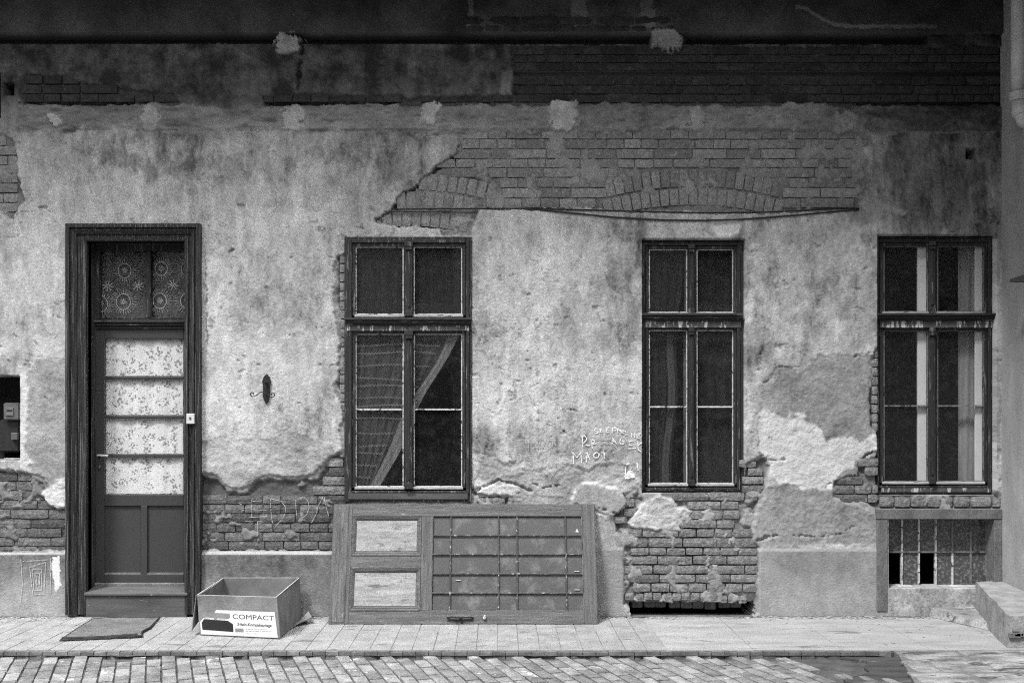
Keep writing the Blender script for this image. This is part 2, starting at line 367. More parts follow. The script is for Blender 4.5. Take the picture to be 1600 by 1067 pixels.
h = 0.026 + n_lo * 0.004 + n_md * 0.0028 + n_hi * 0.0014 + n_fi * 0.0008 + n_str * 0.0006
tone = 0.375 + 0.06 * n_lo + 0.045 * n_md + 0.08 * n_str + 0.035 * n_hi + 0.06 * n_sp + 0.03 * n_fi
# big tonal regions of the lime wash (dirt washed down the wall; shade painted in at top right)
def blob(cx, cy, rx, ry, amp, s=3):
    global tone
    amp *= 0.62; d = ((WX-cx)/rx)**2 + ((WY-cy)/ry)**2 + n_md * 0.9 + n_str * 0.5 + n_sp * 0.6 + n_hi * 0.4
    tone = tone + amp * (1 - sstep(0.15, 1.35, d))
blob(240, 240, 110, 42, -0.20); blob(330, 262, 150, 30, -0.10); blob(600, 250, 130, 50, -0.15); blob(120, 250, 70, 40, -0.07)
blob(700, 480, 90, 60, -0.07); blob(870, 540, 130, 50, -0.09); blob(985, 440, 40, 170, -0.12); blob(1010, 360, 110, 22, -0.14)
blob(1270, 420, 110, 130, -0.10); blob(1220, 580, 70, 60, -0.13); blob(1180, 520, 22, 80, -0.12); blob(1300, 500, 100, 80, -0.08)
blob(1450, 300, 150, 120, -0.17); blob(1480, 240, 110, 70, -0.08); blob(440, 470, 80, 50, -0.07); blob(180, 330, 120, 25, 0.05)
blob(820, 690, 90, 30, -0.12); blob(930, 700, 80, 20, -0.12); blob(770, 690, 40, 25, -0.12); blob(80, 640, 50, 70, -0.13); blob(20, 570, 60, 25, -0.13)
blob(430, 330, 140, 40, 0.10); blob(830, 380, 100, 60, 0.08); blob(800, 620, 90, 50, 0.07); blob(400, 620, 80, 60, 0.06); blob(110, 320, 80, 60, 0.05)
blob(1190, 300, 30, 40, 0.03); blob(50, 470, 60, 110, 0.05)
tone = np.maximum(tone, 0.20 + 0.04 * n_sp)
# thin limewash scabs: pale flakes lying over grey coat
scab = fbm(PX * 1.6, PY, 34, 31, 5, 0.62)
sc2 = fbm(PX * 2.6, PY, 16, 33, 4, 0.7)
tone = np.where((scab > 0.20) & ~brick, tone + 0.055, tone); tone = np.where((scab < -0.26) & ~brick, tone - 0.06, tone)
tone = np.where((sc2 > 0.30) & ~brick, tone + 0.05, tone); tone = np.where((sc2 < -0.34) & ~brick, tone - 0.06, tone); h = h + 0.0012 * (sc2 > 0.3) - 0.0014 * (sc2 < -0.34)
h = np.where(scab > 0.22, h + 0.0009, h)
damp_shade = (1 - sstep(0.2, 1.3, ((WX-1470)/150)**2 + ((WY-255)/120)**2 + n_str*.5 + n_md*.4)); tone = tone * (1 - 0.48 * damp_shade)  # dampness and overhang shade painted into the upper right tone
# sooty stain and overhang shade painted together into the tone above the joists
soot_shade = 1 - sstep(150, 245, WY + n_hstr * 14 + n_e * 30)
tone = tone * (1 - 0.72 * soot_shade); up_ = 1 - sstep(140, 186, PY + n_e*22); tone = tone * (1 - up_ + up_ * 0.60 * (1 + 1.1*n_sp + 0.8*n_md + .6*n_hstr)); h = np.where(PY < 166, h + n_md*.004 + n_sp*.004, h)
drip = fbm(PX * 9, PY, 260, 401, 4, 0.6); tone = tone + 0.07 * np.clip(drip, -0.5, 0.5) * (~brick) * (fbm(PX, PY, 120, 402, 2) > -0.15)
wl = fbm(PX*1.5, PY*.75, 48, 501, 6, 0.66) + .25*fbm(PX, PY, 260, 502, 2)
wm = (wl > 0.16) & ~brick & (PY > 206); wn = (wl < -0.20) & ~brick & (PY > 206)
tone = np.where(wm, tone + 0.045, tone); tone = np.where(wn, tone - 0.045, tone); h = h + 0.0010 * wm - 0.0010 * wn
lowz = sstep(560, 720, PY) * 0.7 + 0.3
lf = fbm(PX*1.3, PY, 55, 51, 6, 0.62); lv = np.floor(lf * 5.0 + 0.5); fr_ = np.abs(lf*5.0 + 0.5 - np.round(lf*5.0 + 0.5))
h = h + lv * 0.0016 * lowz; tone = tone + lv * 0.016 * lowz
rimm = (fr_ < 0.10) & (fbm(PX, PY, 60, 52, 3) > 0.02) & ~brick & (PY > 200)
tone = np.where(rimm, tone - 0.10 * lowz, tone); h = np.where(rimm, h - 0.002 * lowz, h)
fine = fbm(PX * 7, PY, 45, 53, 3, 0.6); tone = tone + 0.028 * np.where(np.abs(fine) > 0.25, np.sign(fine), 0) * (fbm(PX, PY, 90, 54, 3) > -0.1) * (PY > 200)
# fine spalls
pit = fbm(PX, PY, 15, 11, 3, 0.6)
pm = sstep(0.55, 0.66, pit + 0.12 * fbm(PX, PY, 200, 12, 2)) * (~brick)
h = h - pm * 0.007; tone = tone * (1 - 0.30 * pm)
cr = np.abs(fbm(PX, PY, 150, 13, 6, 0.6)); cm = (1 - sstep(0.0, 0.009, cr)) * (fbm(PX, PY, 160, 14, 2) > 0.0) * (PY > 200)
h = h - cm * 0.005; tone = tone * (1 - 0.35 * cm)

def lay(poly, hh, tt, nz=0.0, wx=None, wy=None, edge=1, tn=0.05, pale=0.0):
    """lay a coat: mask -> height hh and tone tt, pale broken rim"""
    global h, tone
    m = pip(poly, WX if wx is None else wx, WY if wy is None else wy).astype(float)
    mb = blur(m, edge)
    hv = hh + n_md * nz + n_hi * nz * 0.7 + n_fi * (0.0008 + nz * 0.2)
    h = h * (1 - mb) + hv * mb
    tone = tone * (1 - mb) + (tt + tn * n_md + 0.06 * n_hi + 0.06 * n_sp + 0.05 * n_fi) * mb
    if pale:
        rim = np.clip(blur(m, 4) * (1 - blur(m, 4)) * 4, 0, 1) * (fbm(PX, PY, 20, 41, 3) > -0.2)
        tone = tone + rim * pale
lay(COAT_GREY, 0.0205, 0.245, 0.006, tn=0.10, pale=0.06)
lay(COAT_LIGHT, 0.0155, 0.55, 0.007, pale=0.04)
for q in ([(1163,470),(1170,452),(1174,470),(1172,500),(1163,510)], [(1163,590),(1170,600),(1174,640),(1170,670),(1163,672)]): lay(q, 0.016, 0.44, 0.006)
lay(COAT_LB, 0.022, 0.31, 0.009, tn=0.20, pale=.05)
lay(COAT_W2, 0.016, 0.34, 0.013, tn=0.16, pale=0.14)
lay(COAT_RB, 0.022, 0.265, 0.009, tn=0.10, pale=.05)
lay(COAT_LL, 0.023, 0.27, 0.005, tn=0.10)
# old lime rim along the plaster edges
edgeN = blur(brick.astype(float), 5); rim = np.clip(edgeN * (1 - edgeN) * 4, 0, 1) * (~brick) * (PY > 330) * (fbm(PX, PY, 26, 42, 3) > 0.0)
tone = tone + 0.03 * rim
bB = brick.astype(float)
B60 = blur(bB, 60)
und = ((B60 + 0.40 * fbm(PX, PY, 28, 61, 5, 0.65)) > 0.27) & (~brick) & (PY > 400)
ub = blur(und.astype(float), 1)
h = h * (1 - ub) + (0.009 + n_md * 0.005 + n_hi * 0.006) * ub; tone = tone * (1 - ub) + (np.where(PX < 560, 0.20, 0.30) - 0.14*soot_shade + 0.12 * n_md + 0.08 * n_sp + .05*n_fi) * ub
# bare brick beds: recessed mortar
bm_ = blur(brick.astype(float), 1)
upper = PY < 400
mort_h = np.where(upper, -0.0085 + n_md * 0.010 + n_hi * 0.005 + n_fi*.002, -0.016 + n_md * 0.016 + n_hi * 0.007)
mort_t = np.where(upper, 0.19 + 0.07 * n_md + 0.05*n_hi, np.where(PX < 560, 0.09 + 0.04 * n_md, 0.14 + 0.16 * n_md + 0.05 * n_hi))
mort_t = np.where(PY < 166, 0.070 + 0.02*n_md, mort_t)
smr = blur((fbm(PX, PY, 30, 62, 5, 0.65) > np.where(PX < 560, 0.30, 0.20)).astype(float), 1) * (PY > 168)
mort_h = mort_h * (1 - smr) + (0.0105 + n_hi * 0.004 + n_md*.004 + np.where(upper, -.002, 0.0)) * smr; mort_t = mort_t * (1 - smr) + (np.where(upper, 0.26, np.where(PX < 560, 0.16, 0.29)) + 0.08 * n_md) * smr
h = h * (1 - bm_) + mort_h * bm_; tone = tone * (1 - bm_) + mort_t * bm_
# sunk ragged band where the gallery joists were torn out, with hacked ledges
rb = blur(rough_band.astype(float), 1)
ridge = 1 - np.abs(fbm(PX * 0.35, PY, 16, 21, 4, 0.6)) * 2
h = h * (1 - rb) + (0.002 + ridge * 0.030 + n_hi * 0.008 + n_fi*.002) * rb
tone = tone * (1 - rb) + (0.20 + 0.05*sstep(165, 205, PY) + 0.12 * n_hstr + 0.06 * n_md + 0.07*n_sp - 0.10 * sstep(1180, 1450, PX)) * rb
# shelf line under the band and slot under the upper storey
sm = ((PY > 204) & (PY < 208) & (fbm(PX, PY*0, 60, 22, 3) > 0.0) & (PX > 100) & (PX < 1350)); h = np.where(sm, h - 0.012, h)
slot = ((PY + w2 > 56) & (PY + w2 < 70)) & (PX < 1450); h = np.where(slot, -0.09, h); tone = np.where(slot, 0.03, tone)
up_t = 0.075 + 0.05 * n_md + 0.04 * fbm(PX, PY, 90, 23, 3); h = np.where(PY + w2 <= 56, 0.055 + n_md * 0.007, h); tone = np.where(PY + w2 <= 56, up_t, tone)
curve = np.abs(PY - (46 - 30*np.exp(-((PX-1245)/38)**2) + 3*w2)) < 3
tone = np.where(curve & (PX > 1240) & (PX < 1460), 0.20, tone)
s2 = ((PY + w2 > 112) & (PY + w2 < 118)) & (PX > 804); h = np.where(s2, -0.03, h); tone = np.where(s2, 0.04, tone)
s3 = ((PY + w2*2 > 160) & (PY + w2*2 < 164)) & (((PX > 30) & (PX < 230)) | ((PX > 420) & (PX < 620)) | (PX > 1340)); h = np.where(s3, h - 0.03, h)
colm = (np.abs(PX - 793) < 10 + w1*3) & (PY > 112) & (PY < 160); tone = np.where(colm, tone + 0.05, tone)
for a_, b_ in ((730,740),(890,915),(1000,1020)):
    cc = (WX > a_) & (WX < b_) & (WY < 50) & (WY > -20); tone = np.where(cc, tone + 0.09, tone)
# pale mortar plugs of the joist holes
for cx, cy, rx, ry in ((237,186,11,20),(460,186,18,20),(672,180,15,18),(880,182,22,24),(1086,186,12,17),(1318,190,19,18),(452,68,19,15),(1040,66,24,14),(90,188,9,7)):
    rx *= 1.15; ry *= 1.12
    d = (np.abs((WX-cx+n_hi*5+n_sp*7)/rx)**3 + np.abs((WY-cy+n_md*6)/ry)**3)**(1/3) + n_hi*.15 + 1.1*np.clip(fbm(PX, PY, 13, 91, 4, .7)-.18, 0, 1); mk = sstep(1.05, 0.85, d)
    h = h * (1-mk) + (0.030 + n_hi*0.014 + n_md*0.012 + n_sp*.01 + (0.03 if cy < 100 else 0)) * mk; tone = tone * (1-mk) + (0.38 + 0.20*n_md + .12*n_sp) * mk * (0.75 if cx > 1000 else 1) + 0 * mk
# plinth render with its top ledge
def plinth(x0, x1, y0, hh, t0, t1):
    global h, tone
    m = blur(((PX > x0) & (PX < x1) & (PY + w2*1.0 > y0)).astype(float), 1)
    h = h * (1-m) + (hh + n_lo*0.003 + n_md*0.0012) * m
    g = sstep(y0, 962, PY + 14*n_md)
    tone = tone * (1-m) + (t0 + (t1-t0)*g + 0.05*n_str + 0.05*n_md + 0.04*n_hi + 0.04*n_fi + 0.05*n_sp) * m
    led = ((np.abs(PY - y0 - 1) < 2.2) & (PX > x0) & (PX < x1)); tone = np.where(led, 0.33, tone)
plinth(-300, 112, 863, 0.034, 0.15, 0.30); plinth(308, 523, 862, 0.034, 0.13, 0.22)
plinth(1184, 1392, 857, 0.032, 0.26, 0.34); plinth(905, 975, 856, 0.026, 0.24, 0.30)
mw = pip([(84,868),(94,866),(98,880),(96,915),(88,922),(83,900)], WX, WY); tone = np.where(mw, 0.62, tone)
# white mortar splash, torn plaster tongue, dark cracks and a painted plaster-edge shadow drawn where the photo has them
lay([(982,818),(995,792),(1003,783),(1030,777),(1052,783),(1064,790),(1078,800),(1074,812),(1062,822),(1068,832),(1045,828),(1012,828),(990,826)], 0.014, 0.46, 0.014, tn=0.12)
lay([(1110,352),(1140,348),(1158,350),(1150,368),(1120,372)], 0.020, 0.58, 0.006)
lay(SLAB_C, 0.036, 0.30, 0.003, tn=0.05, pale=0.18)
lay([(1335,318),(1350,305),(1362,312),(1385,318),(1418,332),(1412,338),(1380,326),(1350,330)], 0.022, 0.33, 0.006)
lay([(1360,210),(1372,218),(1380,240),(1376,262),(1362,250)], 0.024, 0.28, 0.002)
lay([(198,228),(218,226),(225,240),(212,240),(203,244)], 0.030, 0.42, 0.001, wx=WXs, wy=WYs)
lay([(70,770),(85,752),(105,745),(108,790),(90,795),(78,788)], 0.026, 0.50, 0.012)
lay([(742,735),(748,752),(765,757),(800,755),(812,768),(790,775),(760,772),(742,765)], 0.024, 0.52, 0.010)
lay([(33,585),(45,582),(47,640),(42,700),(52,722),(36,738),(33,720)], 0.030, 0.50, 0.005)
def crack(pts, wd, dep, tn=None):
    global h, tone
    best = np.full(PX.shape, 1e9)
    for (x0, y0), (x1, y1) in zip(pts[:-1], pts[1:]):
        dx, dy = x1-x0, y1-y0; tt = np.clip(((WXs-x0)*dx + (WYs-y0)*dy) / (dx*dx+dy*dy), 0, 1)
        best = np.minimum(best, np.hypot(WXs+n_hi*3-x0-tt*dx, WYs+n_sp*4-y0-tt*dy))
    m = sstep(wd*.75, wd*0.2, best + n_hi*wd*.9 + n_fi*wd*.4); h = h - dep * m
    if tn is not None: tone = tone * (1-m) + tn*m
crack([(742,766),(765,757),(780,748),(800,755),(830,768)], 3, 0.02)
crack([(832,757),(850,762),(872,758)], 2.5, 0.015); crack([(975,772),(980,785),(965,803),(955,800),(935,793)], 2.5, 0.02)
crack([(1182,842),(1200,838),(1215,835)], 3.5, 0.02); crack([(1240,836),(1290,838),(1320,828),(1335,822)], 2, 0.012)
crack([(1335,745),(1343,722),(1352,712),(1366,706)], 3, 0.02, 0.12); crack([(1290,762),(1310,748),(1330,742)], 2.2, 0.014)
crack([(1190,600),(1205,592)], 2, 0.01); crack([(1217,572),(1245,574)], 2, 0.008); crack([(1330,557),(1364,552)], 1.8, 0.010)
crack([(1190,712),(1205,718),(1225,718)], 2.5, 0.015); crack([(35,333),(58,333),(85,333)], 1.6, 0.012); crack([(62,327),(72,327),(73,333)], 3, 0.02)
crack([(0,372),(20,374),(35,368)], 1.6, 0.008); crack([(315,388),(345,365),(360,350)], 1.4, 0.004); crack([(515,352),(535,372)], 1.4, 0.006)
crack([(740,430),(745,445)], 1.4, 0.006); crack([(372,322),(382,326)], 3, 0.015); crack([(465,115),(466,160)], 2.5, 0.02, 0.04)
crack([(466,120),(474,80),(470,70)], 5, 0.03, 0.03)
crack([(890,640),(900,642)], 2.5, 0.01); crack([(830,585),(828,575)], 2, 0.008); crack([(924,552),(930,566)], 2, 0.008)
crack([(360,395),(365,392)], 3, 0.01, 0.12); crack([(322,400),(325,560)], 1.8, 0.006, 0.2)
crack([(588,345),(600,338),(612,331),(622,318),(632,300),(655,292),(668,278),(683,265),(700,252),(714,243),(717,228)], 4.5, 0.022, 0.05)  # groove along the plaster edge, its shadow line painted in dark
crack([(620,354),(650,352),(688,357),(690,370)], 2.5, 0.015, 0.10)
for _ in range(70):           # peppering of small knocks
    x = U(20, 1360); y = U(350, 700)
    if 100 < x < 320: continue
    crack([(x, y), (x + U(-5, 5), y + U(-3, 5))], U(1.2, 2.4), U(0.004, 0.010), U(0.18, 0.30))
tone = np.clip(tone, 0.025, 0.66)

tone = np.where(PY < 206, tone * (1 - 0.45 * sstep(1330, 1480, PX + 30*n_md)), tone)  # corner shade painted in: top right tone darkened further
# openings: deep vertices one cell wide form the reveal, the rest is cut out
keep = np.ones(PX.shape, bool)
tone = np.maximum(tone, 0.025)
for k, (a, b_, c, d) in OPEN.items():
    ins = (PX > a) & (PX < b_) & (PY > c) & (PY < d)
    if k == 'hole': ins = (PX > a + 6*w1) & (PX < b_ + 10*w1) & (PY > c + 4*w2 + 3) & (PY < d + 30)
    dep = {'door': 0.06, 'hole': 0.35, 'win1': 0.03}.get(k, 0.13)
    h = np.where(ins, -dep, h)
    inn = (PX > a+st*1.3) & (PX < b_-st*1.3) & (PY > c+st*1.3) & (PY < d-st*1.3)
    if k == 'hole': inn = (PX > a + 6*w1 + st*1.3) & (PX < b_ + 10*w1 - st*1.3) & (PY > c + 4*w2 + 3 + st*1.3) & (PY < d + 30)
    keep &= ~inn
HH, TT = h, tone
def hgt(px, py):
    i = int(np.clip(round((py - gy[0]) / st), 0, len(gy)-1)); j = int(np.clip(round((px - gx[0]) / st), 0, len(gx)-1)); return float(HH[i, j])
def isbrick(px, py):
    i = int(np.clip(round((py - gy[0]) / st), 0, len(gy)-1)); j = int(np.clip(round((px - gx[0]) / st), 0, len(gx)-1)); return bool(brick[i, j])

ny, nx = PX.shape
idx = np.arange(nx*ny).reshape(ny, nx)
kv = keep
fm = kv[:-1,:-1] & kv[1:,:-1] & kv[:-1,1:] & kv[1:,1:]
quads = np.stack([idx[:-1,:-1][fm], idx[1:,:-1][fm], idx[1:,1:][fm], idx[:-1,1:][fm]], axis=1)
used = np.zeros(nx*ny, bool); used[quads.ravel()] = True
remap = np.cumsum(used) - 1
X3 = (PX - 780) * S; Z3 = (962 - PY) * S
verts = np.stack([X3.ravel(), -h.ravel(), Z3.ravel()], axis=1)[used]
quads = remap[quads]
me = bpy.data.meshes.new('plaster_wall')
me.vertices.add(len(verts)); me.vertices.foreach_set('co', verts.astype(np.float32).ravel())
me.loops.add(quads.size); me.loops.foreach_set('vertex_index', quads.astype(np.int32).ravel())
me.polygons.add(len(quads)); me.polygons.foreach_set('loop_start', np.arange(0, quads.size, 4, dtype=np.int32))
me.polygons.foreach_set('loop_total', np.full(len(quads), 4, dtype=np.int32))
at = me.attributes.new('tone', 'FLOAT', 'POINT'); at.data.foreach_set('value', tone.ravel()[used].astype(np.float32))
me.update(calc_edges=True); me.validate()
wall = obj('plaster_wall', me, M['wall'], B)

# the wall beyond the frame's left edge, unseen gallery slab with added wing return, parapet
mb = MB(); mb.box(-12, W(-259, 0).x, -0.03, 0.35, -0.1, 9)
mb.box(-12, 9, -0.06, 0.35, W(0, -59).z + .004, 9)
mb.box(W(1570, 0).x, 9, 0.0, 0.35, -0.1, W(0, -59).z)
obj('outer_wall', mb, M['wing'], B)
mb = MB(); mb.box(-12, 2.8, -1.12, -0.065, 5.02, 5.20); mb.box(2.8005, 3.969, -9, -0.065, 5.02, 5.20)  # out of view; return along the wing added to shade the top right
obj('gallery_shade_slab', mb, M['sooty'], B, bevel=0.01)
for i in range(16):
    mb = MB(); mb.box(-6.9 + i*0.69, -6.78 + i*0.69, -0.94, -0.07, 4.93, 5.019); obj('gallery_joist', mb, M['sooty'], B)

# ------------------------------------------------------------------ bricks
def brick_mesh(wd, ht, dp, rnd, mat, name='brick'):
    """irregular worn brick, front towards -Y, centred"""
    bm = bmesh.new(); n, m_ = 4, 2
    g = {}
    c = rnd
    for i in range(n+1):
        for j in range(m_+1):
            x = (i/n - 0.5) * wd; z = (j/m_ - 0.5) * ht
            ex = (i in (0, n)); ez = (j in (0, m_))
            y = -dp/2 + U(-0.0015, 0.0015)
            if ex or ez: y += 0.0025 + U(0, c*0.9)
            if ex and ez: y += c; x *= 1 - c*1.2/wd; z *= 1 - c*1.0/ht
            x += U(-c, c) * 0.5; z += U(-c, c) * (0.4 if ez else 0.6)
            g[i, j] = bm.verts.new((x, y, z))
    for i in range(n):
        for j in range(m_): bm.faces.new((g[i,j], g[i+1,j], g[i+1,j+1], g[i,j+1]))
    per = [g[i,0] for i in range(n+1)] + [g[n,j] for j in range(1, m_+1)] + [g[i,m_] for i in range(n-1,-1,-1)] + [g[0,j] for j in range(m_-1,0,-1)]
    bk = [bm.verts.new((v.co.x*1.01, dp/2, v.co.z*1.01)) for v in per]
    for k in range(len(per)):
        k2 = (k+1) % len(per); bm.faces.new((per[k2], per[k], bk[k], bk[k2]))
    me = bpy.data.meshes.new(name); bm.to_mesh(me); bm.free(); me.materials.append(mat); return me
VAR = {}
for key, (mat, rn) in dict(hi=('brick_hi', 0.0025), mid=('brick_mid', 0.0038), lo=('brick_lo', 0.004), dark=('brick_dark', 0.003)).items():
    VAR[key] = [brick_mesh(1.0*0.29, 0.066, 0.09, rn, M[mat]) for _ in range(7)], [brick_mesh(0.137, 0.066, 0.09, rn, M[mat]) for _ in range(7)]
spots = []   # (area, mesh, matrix)
def put(px, py, wpx, hpx, style, proud, ang=0.0):
    big = wpx > 38
    base = VAR[style][0 if big else 1]; me = random.choice(base)
    sx = wpx * S / (0.29 if big else 0.137); sz = hpx * S / 0.066
    p = W(px, py, 0); p.y = 0.045 - proud
    mtx = Matrix.Translation(p) @ Matrix.Rotation(ang, 4, 'Y') @ Matrix.Diagonal((sx * random.choice((1, 1)), 1, sz, 1))
    vis = 1.0 if (0 < px < 1600 and 0 < py < 1067) else 0.0
    spots.append((wpx*hpx*vis + R()*0.01, me, mtx))
def courses(x0, x1, ylist, style, proud, jit=0.0, skip=None, first='s', hj=1.9, vj=2.0):
    for k in range(len(ylist)-1):
        ya, yb = ylist[k], ylist[k+1]; cy = (ya+yb)/2; hp = (yb-ya) - hj
        st_ = (k % 2 == 0) == (first == 's')
        x = x0 - U(0, 28)
        while x < x1:
            wd = (57 if st_ else 28.5) * U(0.93, 1.06)
            if R() < 0.12: wd = 28.5 if st_ else 57
            cx = x + wd/2
            pts = [(cx + a*wd*0.36, cy + b*hp*0.2) for a in (-1, 0, 1) for b in (-1, 1)]
            inside = sum(isbrick(*q) for q in pts) / 6
            if inside >= 0.5 and not (skip and skip(cx, cy)) and not (x > x1 - 4):
                xl, xr = max(x, x0 - 3), min(x + wd, x1 + 3)
                if xr - xl > 9:
                    pr = proud + U(-jit, jit)
                    put((xl+xr)/2 + U(-.3,.3), cy + U(-.5,.5), xr - xl - vj, hp, style, pr, U(-.006,.006) * (2 if jit > .004 else 1))
            x += wd
A1 = (638, 797, 500); A2 = (1083, 833, 541)
def in_arch(cx, cy):
    for (ax, ay, rr), (lo, hi), half in ((A1, (-45, 31), 133), (A2, (-45, 31), 140)):
        r = math.hypot(cx-ax, cy-ay)
        if abs(cx-ax) < half + (ay-cy-480)*0.1 and r < rr + hi and cy > 262: return True
    return False
courses(600, 1385, [202.5, 217.7, 232.9, 248.5, 262.5, 277.8, 293.6, 309.5, 325.5], 'hi', 0.0060, 0.0035, in_arch, 's', 1.7, 1.5)
def ring(A, r0, r1, a0, a1, style='hi', clip=None):
    ax, ay, rr = A; wpx = 14.6; rm = (r0+r1)/2; n = int((a1-a0) * rm / wpx)
    for i in range(n):
        a = a0 + (a1-a0) * (i+0.5) / n
        cx = ax + rm*math.sin(a); cy = ay - rm*math.cos(a)
        if not isbrick(cx, cy): continue
        if clip and not clip(cx, cy): continue
        put(cx, cy, (r1-r0) - 1.6, wpx - 2.0, style, 0.0060 + U(-.003, .003), a + math.pi/2 + U(-.02,.02))
ring(A1, 500, 527, 0.0, 0.27); ring(A1, 470, 498, -0.1, 0.30); ring(A1, 443, 467, -0.12, 0.24)
ring(A2, 541, 569, -0.25, 0.25); ring(A2, 512, 539, -0.27, 0.27, clip=lambda x, y: y < 326)
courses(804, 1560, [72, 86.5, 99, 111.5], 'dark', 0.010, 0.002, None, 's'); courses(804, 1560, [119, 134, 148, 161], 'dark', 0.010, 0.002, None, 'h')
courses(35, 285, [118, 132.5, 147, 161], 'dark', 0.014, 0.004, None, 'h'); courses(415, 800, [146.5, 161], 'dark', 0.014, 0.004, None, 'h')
courses(-120, 107, [737.5, 752, 766.5, 781, 795.5, 810, 824.5, 839, 853.5, 864], 'lo', 0.002, 0.005, None, 's', 1.6, 1.4)
courses(315, 540, [715, 729.5, 744, 758.5, 773, 787.5, 802, 816.5, 831, 845.5, 859], 'lo', 0.002, 0.005, lambda x, y: y < 775 and x < 500, 's', 1.6, 1.4)
courses(315, 540, [715, 729.5, 744, 758.5, 773], 'mid', 0.003, 0.004, lambda x, y: x < 500, 'h', 1.6, 1.4)
courses(739, 800, [762, 776, 790, 804], 'mid', 0.010, 0.006, None, 'h')
courses(976, 1181, [768, 782, 796, 811, 825, 839.5, 855, 867.5, 882, 896.5, 910.5, 925], 'mid', 0.010, 0.006, lambda x, y: (x < 1075 and y < 832) , 'h', 2.4, 2.0)
for i in range(13): put(984 + i*14.6 + U(-1,1), 932 + U(-1.5,1.5) + (3 if i > 9 else 0), 12.5, 11, 'mid', 0.012 + U(-.006,.006), U(-.08,.08))
for a_, b_, c_, d_ in ((981,785,20,12),(990,800,30,12),(968,812,22,10),(985,840,18,12),(1168,724,26,11),(1180,737,22,11)): put(a_, b_, c_, d_, 'mid', 0.012 + U(-.004,.004))
courses(1163, 1192, [716, 730, 744, 757, 770], 'mid', 0.014, 0.005, None, 'h', 2.2)
courses(1304, 1369, [714, 728.5, 743, 757, 771, 785], 'mid', 0.010, 0.005, None, 's', 2.2)
x = 1373
for wd in (24, 25, 26, 24, 17, 26, 34, 20): put(x + wd/2, 783.5 + U(-.7,.7), wd - 2.6, 14.5, 'mid', 0.012 + U(-.004,.004), U(-.03,.03)); x += wd
courses(-120, 26, [200, 214, 228, 243, 258, 272, 287, 302, 317, 332], 'hi', 0.008, 0.004, None, 's')
for k in range(11):
    y = 552 + k*14.4
    if isbrick(1367, y): put(1366.5, y, 9, 12.5, 'mid', 0.010, U(-.05,.05))
for k in range(22):
    y = 405 + k*14.4
    if isbrick(541, y): put(536, y, 10, 12.5, 'mid', 0.010, U(-.05,.05))
for k in range(17):
    y = 460 + k*14.4
    if False: put(1167, y, 13, 12, 'mid', 0.018, U(-.05,.05))
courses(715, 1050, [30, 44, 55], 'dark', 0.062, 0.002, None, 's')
spots.sort(key=lambda q: -q[0])
BW = B
for i, (a, me_, mt) in enumerate(spots[:296]):
    o = bpy.data.objects.new('brick', me_); COL.objects.link(o); o.parent = BW; o.matrix_basis = mt
rest = {}
for a, me_, mt in spots[296:]:
    rest.setdefault(me_.materials[0].name, []).append((me_, mt))
mo = bmesh.new(); slots = []
for mname, lst in rest.items():
    for me_, mt in lst:
        n0 = len(mo.faces); nv = len(mo.verts)
        mo.from_mesh(me_); mo.verts.ensure_lookup_table(); mo.faces.ensure_lookup_table()
        for v in mo.verts[nv:]: v.co = mt @ v.co
        si = slots.index(mname) if mname in slots else (slots.append(mname) or len(slots)-1)
        for f in mo.faces[n0:]: f.material_index = si
me_ = bpy.data.meshes.new('small_bricks'); mo.to_mesh(me_); mo.free()
for s_ in slots: me_.materials.append(bpy.data.materials[s_])
if me_.vertices: obj('small_bricks', me_, None, B, kind='stuff')
print('bricks', len(spots))

# cellar hole under the bare brick
mb = MB(); a = W(960, 930); b_ = W(1200, 975)
mb.box(a.x, b_.x, 0.55, 0.6, -0.3, 0.3); mb.box(a.x, a.x+.02, .02, .55, -0.3, 0.3); mb.box(b_.x-.02, b_.x, .02, .55, -0.3, .3)
mb.box(a.x, b_.x, .10, .55, 0.14, 0.3); mb.box(a.x, b_.x, 0.06, .55, -.3, -.28)
obj('cellar_cavity', mb, M['brick_dark'], B)
mb = MB()
for i in range(9):
    x = a.x + .14 + i*0.10 + U(-.01,.01); mb.box(x, x+.09, 0.06 + U(0,.03), .2, 0.035 + U(0,.02), 0.13)
obj('cavity_rubble', mb, M['brick_lo'], B, bevel=0.008)

for k in ('peg1', 'peg2', 'slotl'):
    mb = MB(); a, b_, c, d = OPEN[k]; mb.pb(a-5, b_+(5 if k != 'slotl' else 2), c-5, d+5, 0.125, 0.16 if k != 'peg1' else 0.158); obj('hole_back', mb, M['dark_room'], B)
